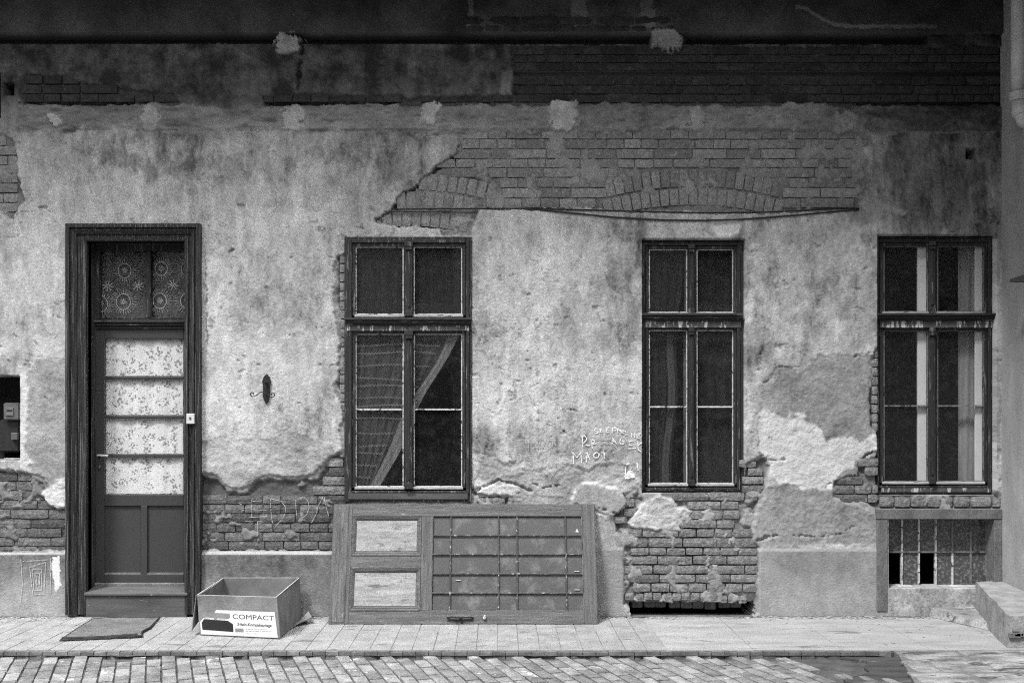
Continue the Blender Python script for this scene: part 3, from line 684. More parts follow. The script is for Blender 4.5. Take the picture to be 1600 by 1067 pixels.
# ------------------------------------------------------------------ windows
def room(px0, px1, py0, py1, y0, depth=1.6, mat='dark_room'):
    mb = MB(); a = W(px0-6, py1+6, 0); b = W(px1+6, py0-6, 0)
    x0, x1, z0, z1 = a.x, b.x, a.z, b.z; y1 = y0 + depth
    mb.quad((x0,y1,z0),(x1,y1,z0),(x1,y1,z1),(x0,y1,z1)); mb.quad((x0,y0,z0),(x0,y1,z0),(x0,y1,z1),(x0,y0,z1))
    mb.quad((x1,y0,z0),(x1,y0,z1),(x1,y1,z1),(x1,y1,z0)); mb.quad((x0,y0,z0),(x1,y0,z0),(x1,y1,z0),(x0,y1,z0)); mb.quad((x0,y0,z1),(x0,y1,z1),(x1,y1,z1),(x1,y0,z1))
    return mb
def window(o, y0, cols, up, low, mun, mull, tr, label, bead='putty', mun_mat='putty', sw=7.5, tr_ext=0):
    wn = empty('window', W((o[0]+o[1])/2, o[3], y0), parent=B); wn['label'] = label
    mb = MB(); ii = (cols[0][0]-sw, cols[1][1]+sw, up[0]-sw, low[1]+sw)
    mb.ring(o, ii, y0, y0+0.07); obj('frame', mb, M['wood'], wn, bevel=0.004)
    mb = MB(); mb.ring((ii[0]-5, ii[1]+5, ii[2]-5, ii[3]+4), (ii[0], ii[1], ii[2], ii[3]), y0-0.012, y0-0.002); obj('frame_moulding', mb, M['wood'], wn, bevel=0.004)
    # transom with cornice
    t0, t1 = tr; mb = MB(); e = tr_ext
    mb.pb(o[0]-e, o[1]+e, t0, t0+4, y0-0.055, y0+0.02); mb.pb(o[0]+1-e, o[1]-1+e, t0+4.3, t0+9, y0-0.04, y0+0.02); mb.pb(o[0]+2, o[1]-2, t0+9.3, t0+12, y0-0.03, y0+0.02)
    obj('transom', mb, M['wood_h'], wn, bevel=0.003)
    mb = MB(); mb.pb(o[0]+4, o[1]-4, t0+12.3, t1+1, y0-0.016, y0+0.02); obj('flaking_rail', mb, M['wood_flaky'], wn, bevel=0.003)
    # mullion, carved ends
    m0, m1 = mull; mc = (m0+m1)/2; mb = MB()
    for ya, yb in ((up[0]-9, up[1]+4), (low[0]-6, low[1]+5)):
        mb.pb(m0+4, m1-4, ya, yb, y0-0.03, y0-0.004)
        mb.pb(mc-2, mc+2, ya+14, yb-14, y0-0.038, y0-0.031)
        for q0, q1 in ((ya, ya+7), (yb-9, yb)):
            mb.pb(m0+3, m1-3, q0, q1, y0-0.042, y0-0.0305)
        mb.pb(m0+4, m1-4, ya+8, ya+12, y0-0.05, y0-0.0305)
    obj('mullion', mb, M['wood'], wn, bevel=0.003)
    for ci, (c0, c1) in enumerate(cols):
        for ri, (r0, r1) in enumerate((up, low)):
            s = empty('sash', W((c0+c1)/2, r1, y0), parent=wn) if False else None
            mb = MB(); lo_ = (c0-sw+0.4, c1+sw-0.4, r0-sw+0.4, r1+3.2)
            if ci == 0: lo_ = (lo_[0], min(lo_[1], mc-0.3), lo_[2], lo_[3])
            else: lo_ = (max(lo_[0], mc+0.3), lo_[1], lo_[2], lo_[3])
            mb.ring(lo_, (c0-1.6, c1+1.6, r0-1.6, r1+1.6), y0+0.004, y0+0.05)
            obj('sash', mb, M['wood'], wn, bevel=0.003)
            mb = MB(); mb.ring((c0-1.7, c1+1.7, r0-1.7, r1+1.2), (c0, c1, r0, r1), y0+0.016, y0+0.04)
            obj('glazing_bead', mb, M[bead], wn)
            mb = MB(); mb.pb(c0-3, c1+3, r1+1.4, r1+5.2, y0-0.008, y0+0.03); obj('weather_bar', mb, M['rail_light'], wn, bevel=0.002)
            ps = [(r0, r1)] if ri == 0 else [(r0, mun-1.2), (mun+1.2, r1)]
            for p0, p1 in ps:
                mb = MB(); mb.pb(c0-.5, c1+.5, p0-.5, p1+.5, y0+0.028, y0+0.031); obj('pane', mb, M['glass'], wn)
            if ri == 1:
                mb = MB(); mb.pb(c0-.2, c1+.2, mun-1.2, mun+1.2, y0+0.012, y0+0.04); obj('muntin', mb, M[mun_mat], wn)
    mb = MB(); mb.pb(o[0]+6, o[1]-6, low[1]+9, o[3]-4, y0-0.010, y0-0.002); obj('sill_board', mb, M['wood_flaky'] if y0 > 0 else M['riser'], wn, bevel=0.003)
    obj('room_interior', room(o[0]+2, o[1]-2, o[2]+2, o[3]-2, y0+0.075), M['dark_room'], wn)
    return wn
win1 = window((538, 737, 370, 784), -0.040, ((557, 629), (648, 720.5)), (387, 490), (523, 759), 639.5, (629, 648), (496, 516), 'tall four-light window with drawn-back lace curtain above the leaning door')
win2 = window((1003, 1162, 375, 770), 0.030, ((1015.5, 1072.5), (1090, 1144.5)), (391, 487), (517, 754), 635.5, (1073, 1089), (489, 511), 'narrow four-light window with flaking transom above the bare brick patch')
win3 = window((1371, 1555, 370, 773), 0.035, ((1382, 1449), (1466, 1536.5)), (386, 486), (518, 751), 634, (1449, 1466), (489, 511), 'four-light window with pale inner frames beside the side wing', 'putty_dim', 'putty_dim', tr_ext=5)
# inner white casements of the double windows 2 and 3
mb = MB()
for a, b_ in ((1434, 1450), (1524, 1540)): mb.pb(a, b_, 386, 490, 0.078, 0.10); mb.pb(a, b_, 512, 756, 0.078, 0.10)
obj('inner_casement', mb, M['white_frame'], win3, bevel=0.003)
mb = MB()
mb.pb(1070, 1078, 388, 488, 0.13, 0.16); mb.pb(1068.5, 1076, 516, 756, 0.13, 0.16)
obj('inner_casement', mb, M['surround'], win2, bevel=0.003)

def curtain_mesh(outline_rows, y0, amp, freq, ncol=60):
    """outline_rows: list of (py, pxl, pxr); pleated sheet"""
    mb = MB(); rows = []
    for py, l, r in outline_rows:
        n = len(mb.v)
        for i in range(ncol+1):
            t_ = i/ncol; px = l + (r-l)*t_
            yy = y0 + amp * (math.sin(t_*freq*6.283) + 0.4*math.sin(t_*freq*14.1 + py*.01))
            mb.v.append(tuple(W(px, py, yy)))
        rows.append(n)
    for a, b in zip(rows[:-1], rows[1:]):
        for i in range(ncol): mb.f.append((a+i, a+i+1, b+i+1, b+i))
    return mb
def lerp(a, b, t): return a + (b-a)*t
# window 1 curtain swept to the left
rows = [(520 + i*8, 550, lerp(720, 596, (i/30)**.92) + 3*math.sin(i*.35)) for i in range(31)]
cu = empty('lace_curtain', W(640, 520, 0.08), 'lace curtain with wavy stripes swept aside behind the left window', 'curtain')
obj('curtain_cloth', curtain_mesh(rows, 0.010, 0.006, 7), M['net_thin'], cu, smooth=True)
mb = curtain_mesh([(py, r-17-3*math.sin(py*.03), r) for py, l, r in rows], -.001, 0.002, 2, 8); obj('curtain_hem', mb, M['net_trim'], cu, smooth=True)
mb = MB()
for yy in (539, 551, 571, 592, 603, 622, 634, 654, 676, 697, 707, 726, 745):
    r = lerp(722, 598, (yy-520)/240) - 22; n = int((r-553)/2.4); prev = None
    for i in range(n):
        px = 553 + i*2.4; py = yy + (1.2 if i % 2 else -1.2) + 1.5*math.sin(px*.05+yy)
        a = W(px, py-0.8, -0.0005); b_ = W(px, py+0.8, -0.0005)
        if prev: mb.quad(prev[0], a, b_, prev[1])
        prev = (a, b_)
obj('lace_stripe', mb, M['net_trim'], cu)
# upper lights: faint net
cu = obj('net_curtain', curtain_mesh([(384 + i*11, 550, 724) for i in range(11)], 0.02, 0.006, 9), M['net_dim'], smooth=True)
cu['label'] = 'dim net curtain behind the upper lights of the left window'; cu['category'] = 'curtain'
rows = [(388 + i*12, 1012, lerp(1066, 1052, i/30) + 3*math.sin(i*.4)) for i in range(32)]
cu = empty('net_curtain', W(1040, 388, 0.16), 'faint hanging net curtain in left half of the middle window', 'curtain')
obj('curtain_cloth', curtain_mesh(rows, 0.10, 0.010, 5), M['net_dim'], cu, smooth=True)
obj('curtain_hem', curtain_mesh([(py, r-16, r-5) for py, l, r in rows[11:]], 0.085, 0.004, 2, 8), M['net_thin'], cu, smooth=True)
cu = obj('net_curtain', curtain_mesh([(388 + i*12, 1092, 1142) for i in range(32)], 0.12, 0.003, 2), M['net_dim'], smooth=True)
props(cu, 'plain grey net curtain in right half of the middle window', 'curtain')
cu = obj('sheer_curtain', curtain_mesh([(384 + i*12, 1497, 1534) for i in range(32)], 0.13, 0.004, 2), M['sheer'], smooth=True)
props(cu, 'pale sheer curtain hanging at the right edge of the window next to the side wing', 'curtain')

# cellar window
cw = empty('cellar_window', W(1470, 917, 0.1), parent=B); cw['label'] = 'low cellar window with twelve small panes, two of them missing'
mb = MB(); ct = 0.045
mb.pb(1370, 1566, 795, 811, -0.045, 0.12); mb.pb(1370, 1387, 811.2, 955, -0.040, 0.12); mb.pb(1553.5, 1566, 811.2, 918, -0.040, 0.12)
obj('surround', mb, M['surround'], cw, bevel=0.004)
mb = MB(); mb.pb(1387.3, 1566, 917.5, 965, -0.012, 0.12); obj('sill_upstand', mb, M['lightcem'], cw, bevel=0.004)
vx = [1409.5, 1436, 1462.5, 1488.5, 1517, 1541.5]; edges = [1388] + vx
for i, x in enumerate(vx):
    for (ya, yb) in ((811, 861), (863.5, 914)):
        mb = MB(); mb.pb(x-1.3, x+1.3, ya, yb, 0.085, 0.11); obj('glazing_bar', mb, M['putty'] if (i in (0, 1, 2) or (i == 3 and ya > 860)) else M['putty_dim'], cw)
mb = MB(); mb.pb(1388, 1552, 861, 863.4, 0.083, 0.11); mb.pb(1388, 1552, 914, 917, 0.080, 0.115); obj('cross_bar', mb, M['putty_dim'], cw)
for i in range(6):
    for k, (ya, yb) in enumerate(((811, 861), (863.5, 914))):
        if k == 1 and i in (0, 2): continue
        x0, x1 = edges[i]+1.4, edges[i+1]-1.4
        mb = MB(); mb.pb(x0, x1, ya, yb, 0.098, 0.101); obj('pane', mb, M['glass_cellar'], cw)
mb = MB(); mb.pb(1543, 1553, 811, 917, 0.085, 0.12); obj('frame_post', mb, M['wood'], cw)
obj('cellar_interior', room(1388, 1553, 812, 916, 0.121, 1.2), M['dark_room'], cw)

# ------------------------------------------------------------------ door
dr = empty('entrance_door', W(215, 925, 0.0), parent=B); dr['label'] = 'dark panelled door with four curtained panes in moulded casing'
def miter(mb, o, i, y0, y1):
    """mitred moulding face ring sloping from y0 (outer) to y1 (inner); three sides"""
    O = [W(o[0], o[3], 0), W(o[0], o[2], 0), W(o[1], o[2], 0), W(o[1], o[3], 0)]; I = [W(i[0], i[3], 0), W(i[0], i[2], 0), W(i[1], i[2], 0), W(i[1], i[3], 0)]
    for k in range(3):
        a, b, c, d = [Vector(q) for q in (O[k], O[k+1], I[k+1], I[k])]
        a.y = b.y = y0; c.y = d.y = y1; back = [Vector((q.x, 0.06, q.z)) for q in (a, b, c, d)]
        mb.hexa([a, b, c, d] + back)
prof = [(108, 317, 352, -0.075, -0.078), (114, 311.5, 358, -0.060, -0.060), (118, 307, 362, -0.072, -0.050), (124, 302, 368, -0.040, -0.040), (131, 297, 373, -0.055, -0.045), (138, 291, 378, 0, 0)]
mb = MB()
for (l, r, t_, ya, yb), (l2, r2, t2, _, _) in zip(prof[:-1], prof[1:]):
    miter(mb, (l, r, t_, 958), (l2, r2, t2, 958), ya, yb)
obj('casing', mb, M['casing'], dr, bevel=0.0015)
# reveal of the recess
yD = 0.15
mb = MB()
xa, xb = W(138, 0).x, W(291, 0).x; zt = W(0, 378).z; zb = W(0, 925).z
mb.box(xa-.03, xa, 0.0, yD+.12, zb-.02, zt); mb.box(xb, xb+.03, 0.0, yD+.12, zb-.02, zt); mb.box(xa-.03, xb+.03, 0.0, yD+.12, zt, zt+.03)
obj('jamb_lining', mb, M['casing'], dr)
LX0, LX1 = 148, 300        # leaf extent at depth (right edge hidden behind the casing)
def dd(mb, *a): mb.pb(*a)
mb = MB(); mb.ring((138, 303, 374, 499), (155, 296, 392, 496), yD-0.01, yD+0.05); mb.pb(227.5, 235.5, 392, 496, yD-0.015, yD+0.05)
obj('fanlight_frame', mb, M['wood'], dr, bevel=0.003)
mb = MB(); mb.pb(140, 302, 499.3, 504, yD-0.045, yD+.05); mb.pb(140, 302, 504.3, 509, yD-0.03, yD+.05); mb.pb(140, 302, 509.3, 514, yD-0.015, yD+.05)
obj('transom', mb, M['wood_h'], dr, bevel=0.003)
for a, b_ in ((155, 227.5), (235.5, 296)):
    mb = MB(); mb.pb(a, b_, 392, 496, yD+0.02, yD+0.023); obj('fanlight_pane', mb, M['glass'], dr)
panes = [(530, 588), (592.5, 649), (653.5, 709.5), (714, 772)]
mb = MB(); yl = yD
mb.pb(139, 147.5, 516, 911, yl-.012, yl+.05); mb.pb(148, 163, 514.5, 911, yl, yl+.04); mb.pb(287, 300, 516, 911, yl, yl+.04); mb.pb(163, 287, 514.5, 529, yl, yl+.04)
mb.pb(163, 287, 772.5, 790, yl, yl+.04); mb.pb(163, 287, 897, 911, yl, yl+.04); mb.pb(220, 230, 790, 897, yl, yl+.04)
obj('door_frame', mb, M['doorpaint'], dr, bevel=0.003)
for a, b_ in ((163, 220), (230, 287)):
    mb = MB(); mb.pb(a, b_, 790, 897, yl+.018, yl+.03); obj('door_panel', mb, M['doorpaint'], dr)
mb = MB()
for a, b_ in ((163, 220), (230, 287)): mb.pb(a+.3, b_-.3, 894.6, 896.9, yl+.002, yl+.018)
obj('panel_ledge', mb, M['surround'], dr)
for k in range(3):
    mb = MB(); mb.pb(163, 287, panes[k][1]+.2, panes[k+1][0]-.2, yl+.004, yl+.036); obj('glazing_bar', mb, M['doorpaint'], dr, bevel=0.003)
for a, b_ in panes:
    mb = MB(); mb.pb(163.2, 286.8, a, b_, yl+.016, yl+.019); obj('pane', mb, M['glass_door'], dr)
mb = MB()
for a, b_ in panes: mb.ring((163, 287, a-.2, b_+.2), (164.2, 285.8, a+.9, b_-1), yl+.008, yl+.014)
obj('pane_bead', mb, M['putty_dim'], dr)
# lever handle and lock
hd = MB(); p = W(156, 711, yl); hd.tube([p + Vector((0, 0, 0)), p + Vector((0, -.045, 0))], .009, 10); hd.tube([p + Vector((-.004, -.045, 0)), p + Vector((.03, -.05, 0)), p + Vector((.085, -.048, -.003))], .0085, 10)
obj('handle', hd, M['plastic'], dr, smooth=True)
hd = MB(); p = W(156, 729, yl); hd.tube([p + Vector((0, .002, 0)), p + Vector((0, -.012, 0))], .014, 14); hd.tube([p + Vector((0, -.006, -.005)), p + Vector((0, -.008, -.022))], .006, 8)
obj('lock', hd, M['meter'], dr, smooth=True)
mb = MB(); mb.pb(146, 301, 910.5, 915, yl-.02, yl+.05); obj('weather_bar', mb, M['surround'], dr, bevel=0.003)
# threshold step
mb = MB()
a = W(131, 926, -0.06); b_ = W(292.5, 926, -0.06); c_ = W(131, 914, yl)
mb.hexa([(a.x,-.06,a.z-.022),(b_.x,-.06,a.z-.022),(b_.x,yl+.05,a.z-.02),(a.x,yl+.05,a.z-.02),(a.x,-.06,a.z),(b_.x,-.06,a.z),(b_.x,yl+.05,c_.z+.006),(a.x,yl+.05,c_.z+.006)])
obj('threshold', mb, M['stone'], dr, bevel=0.004)
mb = MB(); mb.box(a.x+.008, b_.x-.008, -.045, yl+.05, -.02, a.z-.0225); obj('step_riser', mb, M['riser'], dr, bevel=0.004)
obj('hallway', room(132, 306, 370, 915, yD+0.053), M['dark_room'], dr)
# curtains of the door
rows = [(527 + i*6.2, 160, 290) for i in range(41)]
mbc = curtain_mesh(rows, yl+.033, 0.0045, 4, 90)
cu = obj('door_curtain', mbc, M['floral'], smooth=True)
props(cu, 'white floral print curtain stretched behind the four door panes', 'curtain')
cu = empty('fanlight_curtain', W(220, 390, yD+.04), 'dark lace curtain with sunburst rings behind the door fanlight', 'curtain')
obj('curtain_cloth', curtain_mesh([(390 + i*9, 153, 298) for i in range(13)], yD+.045, 0.005, 9), M['lace'], cu, smooth=True)
mb = MB()
def seg(mb, x0, y0, x1, y1, wd, yy):
    L_ = math.hypot(x1-x0, y1-y0) or 1; nx_, ny_ = -(y1-y0)/L_*wd/2, (x1-x0)/L_*wd/2
    mb.quad(W(x0+nx_, y0+ny_, yy), W(x1+nx_, y1+ny_, yy), W(x1-nx_, y1-ny_, yy), W(x0-nx_, y0-ny_, yy))
def clipx(x): return 155.5 < x < 227 or 236 < x < 296
for cx, cy, r in ((194.7,423,10),(192.7,471.6,11),(249.7,470,10.5),(252,420,9.5),(293,470,11),(293,420,10),(157,475,11)):
    for i in range(28):
        a0, a1 = 2*math.pi*i/28, 2*math.pi*(i+1)/28
        x0_, x1_ = cx+r*math.cos(a0), cx+r*math.cos(a1)
        if clipx(x0_) and clipx(x1_): seg(mb, x0_, cy+1.12*r*math.sin(a0), x1_, cy+1.12*r*math.sin(a1), 1.3, yD+.036)
        if clipx(cx + r*2*math.cos(a0)) and clipx(cx + r*1.3*math.cos(a0)): seg(mb, cx+r*1.2*math.cos(a0), cy+r*1.2*math.sin(a0), cx+r*U(1.7,2.1)*math.cos(a0), cy+r*U(1.7,2.0)*math.sin(a0), .55, yD+.036)
        if i % 3 == 0 and clipx(cx + 5*math.cos(a0)): seg(mb, cx, cy, cx+5*math.cos(a0), cy+5*math.sin(a0), .8, yD+.036)
for cx, cy in ((168.7,447),(270,445),(216,447)):
    for i in range(8):
        a0 = math.pi*i/4 + .2
        if clipx(cx + 10*math.cos(a0)): seg(mb, cx, cy, cx+9*math.cos(a0), cy+8*math.sin(a0), 1.3, yD+.036)
obj('sunburst_embroidery', mb, M['lace_line'], cu)

# ------------------------------------------------------------------ fittings on the wall
# doorbell
db = empty('doorbell', W(297, 654, -0.05), 'small ivory doorbell button on the right door casing', 'doorbell')
mb = MB(); mb.pb(291, 303.5, 646, 662, -0.085, -0.05); obj('housing', mb, M['plastic'], db, bevel=0.003)
mb = MB(); p = W(297.2, 653, -0.085); mb.tube([p + Vector((0, .002, 0)), p + Vector((0, -.006, 0))], .009, 14); obj('button', mb, M['meter'], db, smooth=True)
mb = MB(); mb.tube([W(297, 662, -.06), W(297, 668, -.058), W(298, 677, -.057)], .006, 8); obj('wire', mb, M['iron'], db)
# wrought iron bracket
ib = empty('iron_bracket', W(416, 608, -0.03), 'small black wrought iron wall bracket with curled arms left of the first window', 'bracket')
out_ = [(416.5,583.5),(419,587),(421.5,589),(421,592),(423,596),(422,601),(421.5,608),(421.8,616),(420.5,622),(417,630.5),(415.5,631),(412,625),(410.5,618),(410.8,608),(410.8,601),(409.3,596),(411,591),(412,588),(414.5,586)]
mb = MB(); mb.prism([W(x, y, -0.043) for x, y in out_], (0, 0.02, 0)); obj('backplate', mb, M['iron'], ib, bevel=0.0015)
def curl(cx, cy, r0, r1, a0, a1, n=16): return [(cx + lerp(r0, r1, i/n)*math.cos(lerp(a0, a1, i/n)), cy + lerp(r0, r1, i/n)*math.sin(lerp(a0, a1, i/n))) for i in range(n+1)]
arm = [(x, y) for x, y in curl(395.5, 615.5, 1.2, 4.2, -1.0, -6.9+1.57, 16)]
arm = curl(394.8, 615.3, 0.8, 4.3, 0.6, -4.6, 16) + [(398.5,619),(402,616.5),(406,613),(410,612),(414,613.5),(418,617),(422,619.8),(426,620)] + curl(425.8, 616.3, 3.8, 1.0, 1.5, -4.0, 14)
mb = MB(); mb.tube([W(x, y, -0.075) for x, y in arm], .0042, 8); obj('scroll_arm', mb, M['iron'], ib, smooth=True)
mb = MB(); p = W(415.5, 596, -.05); mb.tube([p, p + Vector((0, -.02, 0))], .012, 10); mb.tube([W(416, 615, -.045), W(416, 615, -.08)], .006, 8); mb.pb(413, 419, 601, 602.5, -.05, -.043); mb.tube([W(413,600,-.06), W(416,606,-.07), W(419,612,-.06)], .004, 6); obj('boss', mb, M['iron'], ib)
# cables
def cable(pts, lab, r=.0055):
    P3 = []
    for (x0, y0), (x1, y1) in zip(pts[:-1], pts[1:]):
        for k in range(6): P3.append(W(lerp(x0, x1, k/6), lerp(y0, y1, k/6), 0))
    P3.append(W(*pts[-1], 0)); Q = []
    for p in P3:
        px = 780 + p.x/S; py = 962 - p.z/S; Q.append(Vector((p.x, -max(hgt(px, py), .016) - .008, p.z + U(-.0015, .0015))))
    for _ in range(3): Q = [Q[0]] + [(Q[i-1] + Q[i]*2 + Q[i+1]) / 4 for i in range(1, len(Q)-1)] + [Q[-1]]
    mb = MB(); mb.tube(Q, r, 6); o = obj('cable', mb, M['wire'], smooth=True); props(o, lab, 'cable', 'cables sagging along the brick patch')
cable([(612,328),(700,327.5),(780,327),(830,327),(900,329),(1000,331.5),(1100,334),(1200,332.5),(1290,328),(1340,326.5)], 'upper black cable running nearly straight below the bare brick')
cable([(818,327.5),(850,330),(900,335),(960,341),(1030,345),(1090,346),(1150,344.5),(1200,341),(1260,336),(1325,330),(1340,328.5)], 'lower black cable sagging above the middle window')
cable([(612,331.5),(680,332.5),(746,333.5)], 'short black cable across the arch bricks over the left window', .004)
# gas meter in its niche
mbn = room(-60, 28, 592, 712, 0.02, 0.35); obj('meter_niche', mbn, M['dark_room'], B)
gm = empty('gas_meter', W(12, 718, 0.12), 'gas meter with pale dial in the dark niche left of the door', 'meter')
mb = MB(); mb.pb(5, 30, 629, 656, 0.06, 0.16); obj('dial_housing', mb, M['meter'], gm, bevel=0.008, seg=2)
mb = MB(); mb.pb(8.5, 20.5, 636, 649, 0.052, 0.059); obj('dial', mb, M['surround'], gm, bevel=0.002)
mb = MB(); mb.pb(10, 19, 640, 642.5, 0.049, 0.0515); obj('number_window', mb, M['ink_dark'], gm)
mb = MB(); mb.pb(-25, 30, 656.5, 706, 0.10, 0.26); obj('meter_body', mb, M['iron'], gm, bevel=0.012, seg=2)
mb = MB(); mb.pb(17, 27, 676, 687, 0.07, 0.10); obj('nameplate', mb, M['meter'], gm, bevel=0.003)
mb = MB(); mb.tube([W(6, 656, .14), W(4, 700, .14), W(4, 716, .14)], .02, 10); obj('pipe', mb, M['iron'], gm, smooth=True)

# chalk writing
def chalk(strokes, sx, ox, oy, name, mat='chalk', wd=1.5, off=0.006, floor=-1):
    for s in strokes:
        mb = MB()
        pts = [(ox + x/sx, oy + y/sx) for x, y in s]; prev = None
        for (x0, y0), (x1, y1) in zip(pts[:-1], pts[1:]):
            L_ = math.hypot(x1-x0, y1-y0); n = max(1, int(L_/2)); nx_, ny_ = -(y1-y0)/(L_ or 1), (x1-x0)/(L_ or 1)
            for k in range(n+1):
                px, py = lerp(x0, x1, k/n), lerp(y0, y1, k/n); ww = wd * U(.25, .5)
                yy = -max(hgt(px, py), floor) - off
                a, b_ = W(px + nx_*ww, py + ny_*ww, 0), W(px - nx_*ww, py - ny_*ww, 0); a.y = b_.y = yy
                if prev and k > 0 and R() > 0.05: mb.quad(prev[0], a, b_, prev[1])
                prev = (a, b_)
        if mb.v: obj(name, mb, M[mat], B)
A = 7.619
chalk([[(1015,150),(985,145),(975,170),(1015,180),(1015,200),(975,205)], [(1030,160),(1060,158),(1035,190),(1085,182)], [(1150,130),(1115,150),(1115,190),(1150,190)],[(1115,165),(1145,160)],
       [(1190,195),(1195,135),(1235,140),(1230,165),(1200,170)], [(1255,200),(1245,145)],[(1255,150),(1290,185),(1290,150)], [(1290,205),(1300,165),(1330,175),(1300,190),(1325,205)], [(1340,170),(1345,215),(1365,215)],
       [(1415,195),(1415,250)],[(1430,225),(1450,215)],[(1455,195),(1455,250)], [(1530,205),(1480,210),(1480,255),(1530,260)],[(1480,232),(1510,230)],
       [(835,240),(840,370)],[(815,245),(860,232),(888,265),(870,300),(840,312),(885,345),(920,350)], [(945,265),(950,385)],[(945,275),(985,290),(955,325)],[(960,330),(1000,320)],
       [(1190,260),(1185,330)],[(1190,260),(1240,330)],[(1190,300),(1230,300)], [(1290,265),(1275,300),(1290,330),(1325,325),(1330,295),(1300,290)],
       [(1380,300),(1440,290)],[(1390,345),(1450,335)],[(1375,385),(1470,378)],[(1385,265),(1392,345)], [(1490,300),(1495,395),(1530,420)],[(1495,345),(1540,310)],
       [(720,430),(735,580)],[(725,435),(770,490),(815,430)],[(815,430),(825,555)], [(880,430),(880,545)],[(885,430),(930,530)],[(880,490),(915,485)],
       [(1000,425),(965,455),(975,490),(1020,490),(1035,450),(1000,425)],[(1060,430),(1095,430)],[(1085,400),(1100,505)],
       [(1355,570),(1340,735)],[(1355,570),(1390,560)],[(1480,550),(1495,640)]], A, 800, 650, 'chalk_stroke', 'chalk', 1.9)
chalk([[(1340,735),(1455,715)],[(1345,715),(1450,695)],[(1350,695),(1445,675)],[(1365,675),(1435,655)],[(1385,660),(1420,645)]], A, 800, 650, 'chalk_stroke', 'chalk', 4.2)
chalk([[(300,200),(305,395)],[(300,290),(325,275)],[(325,330),(335,280),(375,270),(390,310),(365,370),(330,375)],[(415,320),(440,275),(480,300),(480,350),(440,370),(415,340),(415,320)],[(500,290),(515,350)],[(195,240),(195,410)],
       [(500,540),(535,600)],[(1030,555),(1035,610)],[(985,280),(1170,275)],[(1000,330),(1130,320)],[(1000,365),(1110,300)],[(1160,400),(1210,430)],[(1200,340),(1240,380)]], A, 800, 650, 'faint_chalk_stroke', 'chalk_dim', 1.2)
A = 5.336
chalk([[(448,535),(448,680)],[(455,548),(560,540)],[(455,617),(570,622)],[(425,682),(575,672)],
       [(605,525),(605,590),(612,690),(625,735)],[(610,530),(690,545),(725,590),(730,640),(705,690),(640,760)],
       [(812,535),(815,600),(822,670)],[(830,530),(880,512),(920,550),(925,600),(905,660),(860,690)],
       [(1040,512),(1000,590),(985,650),(945,728)],[(1050,512),(1068,600),(1088,670)],[(985,604),(1060,600)],
       [(495,715),(495,830)],[(400,715),(460,718)],[(500,715),(545,718)],[(340,565),(365,575)],[(365,620),(385,622)]], A, 310, 680, 'chalk_stroke', 'chalk_dim', 0.9, 0.004, 0.0065)
A = 3.81
chalk([[(138,730),(148,880),(135,985),(120,1040)],[(190,780),(285,750)],[(190,780),(210,945)],[(285,750),(275,935)],[(207,790),(262,790),(260,915),(215,915),(207,790)],[(222,815),(250,815),(250,880),(225,880),(222,815)],
       [(232,830),(232,890)],[(240,840),(250,890)],[(315,730),(312,935)],[(150,745),(300,735)],[(215,940),(285,938)]], A, 0, 680, 'faint_chalk_stroke', 'chalk_dim', 1.2)
chalk([[(380,730),(385,750)],[(400,722),(395,745)],[(415,720),(425,745),(435,720)],[(450,715),(455,740)],[(465,712),(470,735)]], 5.925, 0, 560, 'faint_chalk_stroke', 'chalk_dim', 1.0)

# ------------------------------------------------------------------ unhinged door leaning on the wall
TA = math.radians(16.3); TT_ = math.tan(TA)
ld = empty('leaning_door', (-1.30, -0.32, 0.004), 'unhinged panelled and glazed old door lying on its side against the wall', 'door')
ld.rotation_euler = (-TA, 0, 0)
def LU(px, py):
    t_ = (7.68 + TT_*CZ) / (1 + TT_*(py-650)/FPX); z = CZ - (py-650)/FPX*t_
    return (px-780)/FPX*t_ + 1.30, z / math.cos(TA)
def lbox(mb, px0, px1, py0, py1, y0, y1):
    u0, v0 = LU(px0, py1); u1, v1 = LU(px1, py0)
    ua, _ = LU(px0, (py0+py1)/2); ub, _ = LU(px1, (py0+py1)/2)
    mb.box(ua, ub, y0, y1, v0, v1)
def L(name, mb, mat, bevel=0.0, **k): return obj(name, mb, M[mat], ld, bevel=bevel, world=False, **k)
H = LU(700, 788)[1]; WD = 2.05
u_st = LU(548, 880)[0]; u_m0 = LU(657.5, 880)[0]; u_m1 = LU(675, 880)[0]; u_r = LU(911, 880)[0]
v_b = LU(700, 954.5)[1]; v_t = LU(700, 807)[1]
v1, v2 = LU(600, 888)[1], LU(600, 868.5)[1]
mb = MB(); mb.box(0, u_st-.001, 0, .04, 0, H); L('stile', mb, 'old_door_v', .002)
mb = MB(); mb.box(0.018, u_st-.03, -.004, -.0005, 0.01, H-.01); L('stile_strip', mb, 'old_door_v', .001)
mb = MB(); mb.box(u_r+.001, WD, 0, .04, 0, H); L('stile', mb, 'old_door_v', .002)
mb = MB(); mb.box(u_st, u_r, 0.0005, .04, 0, v_b); L('rail', mb, 'old_door', .002)
mb = MB(); mb.box(u_st, u_r, 0.0005, .04, v_t, H); L('rail', mb, 'old_door', .002)
mb = MB(); mb.box(u_m0, u_m1, 0, .04, v_b+.0005, v_t-.0005); L('lock_rail', mb, 'old_door_v', .002)
mb = MB(); mb.box(u_st+.0005, u_m0-.0005, 0.0005, .04, v1, v2); L('middle_rail', mb, 'old_door', .002)
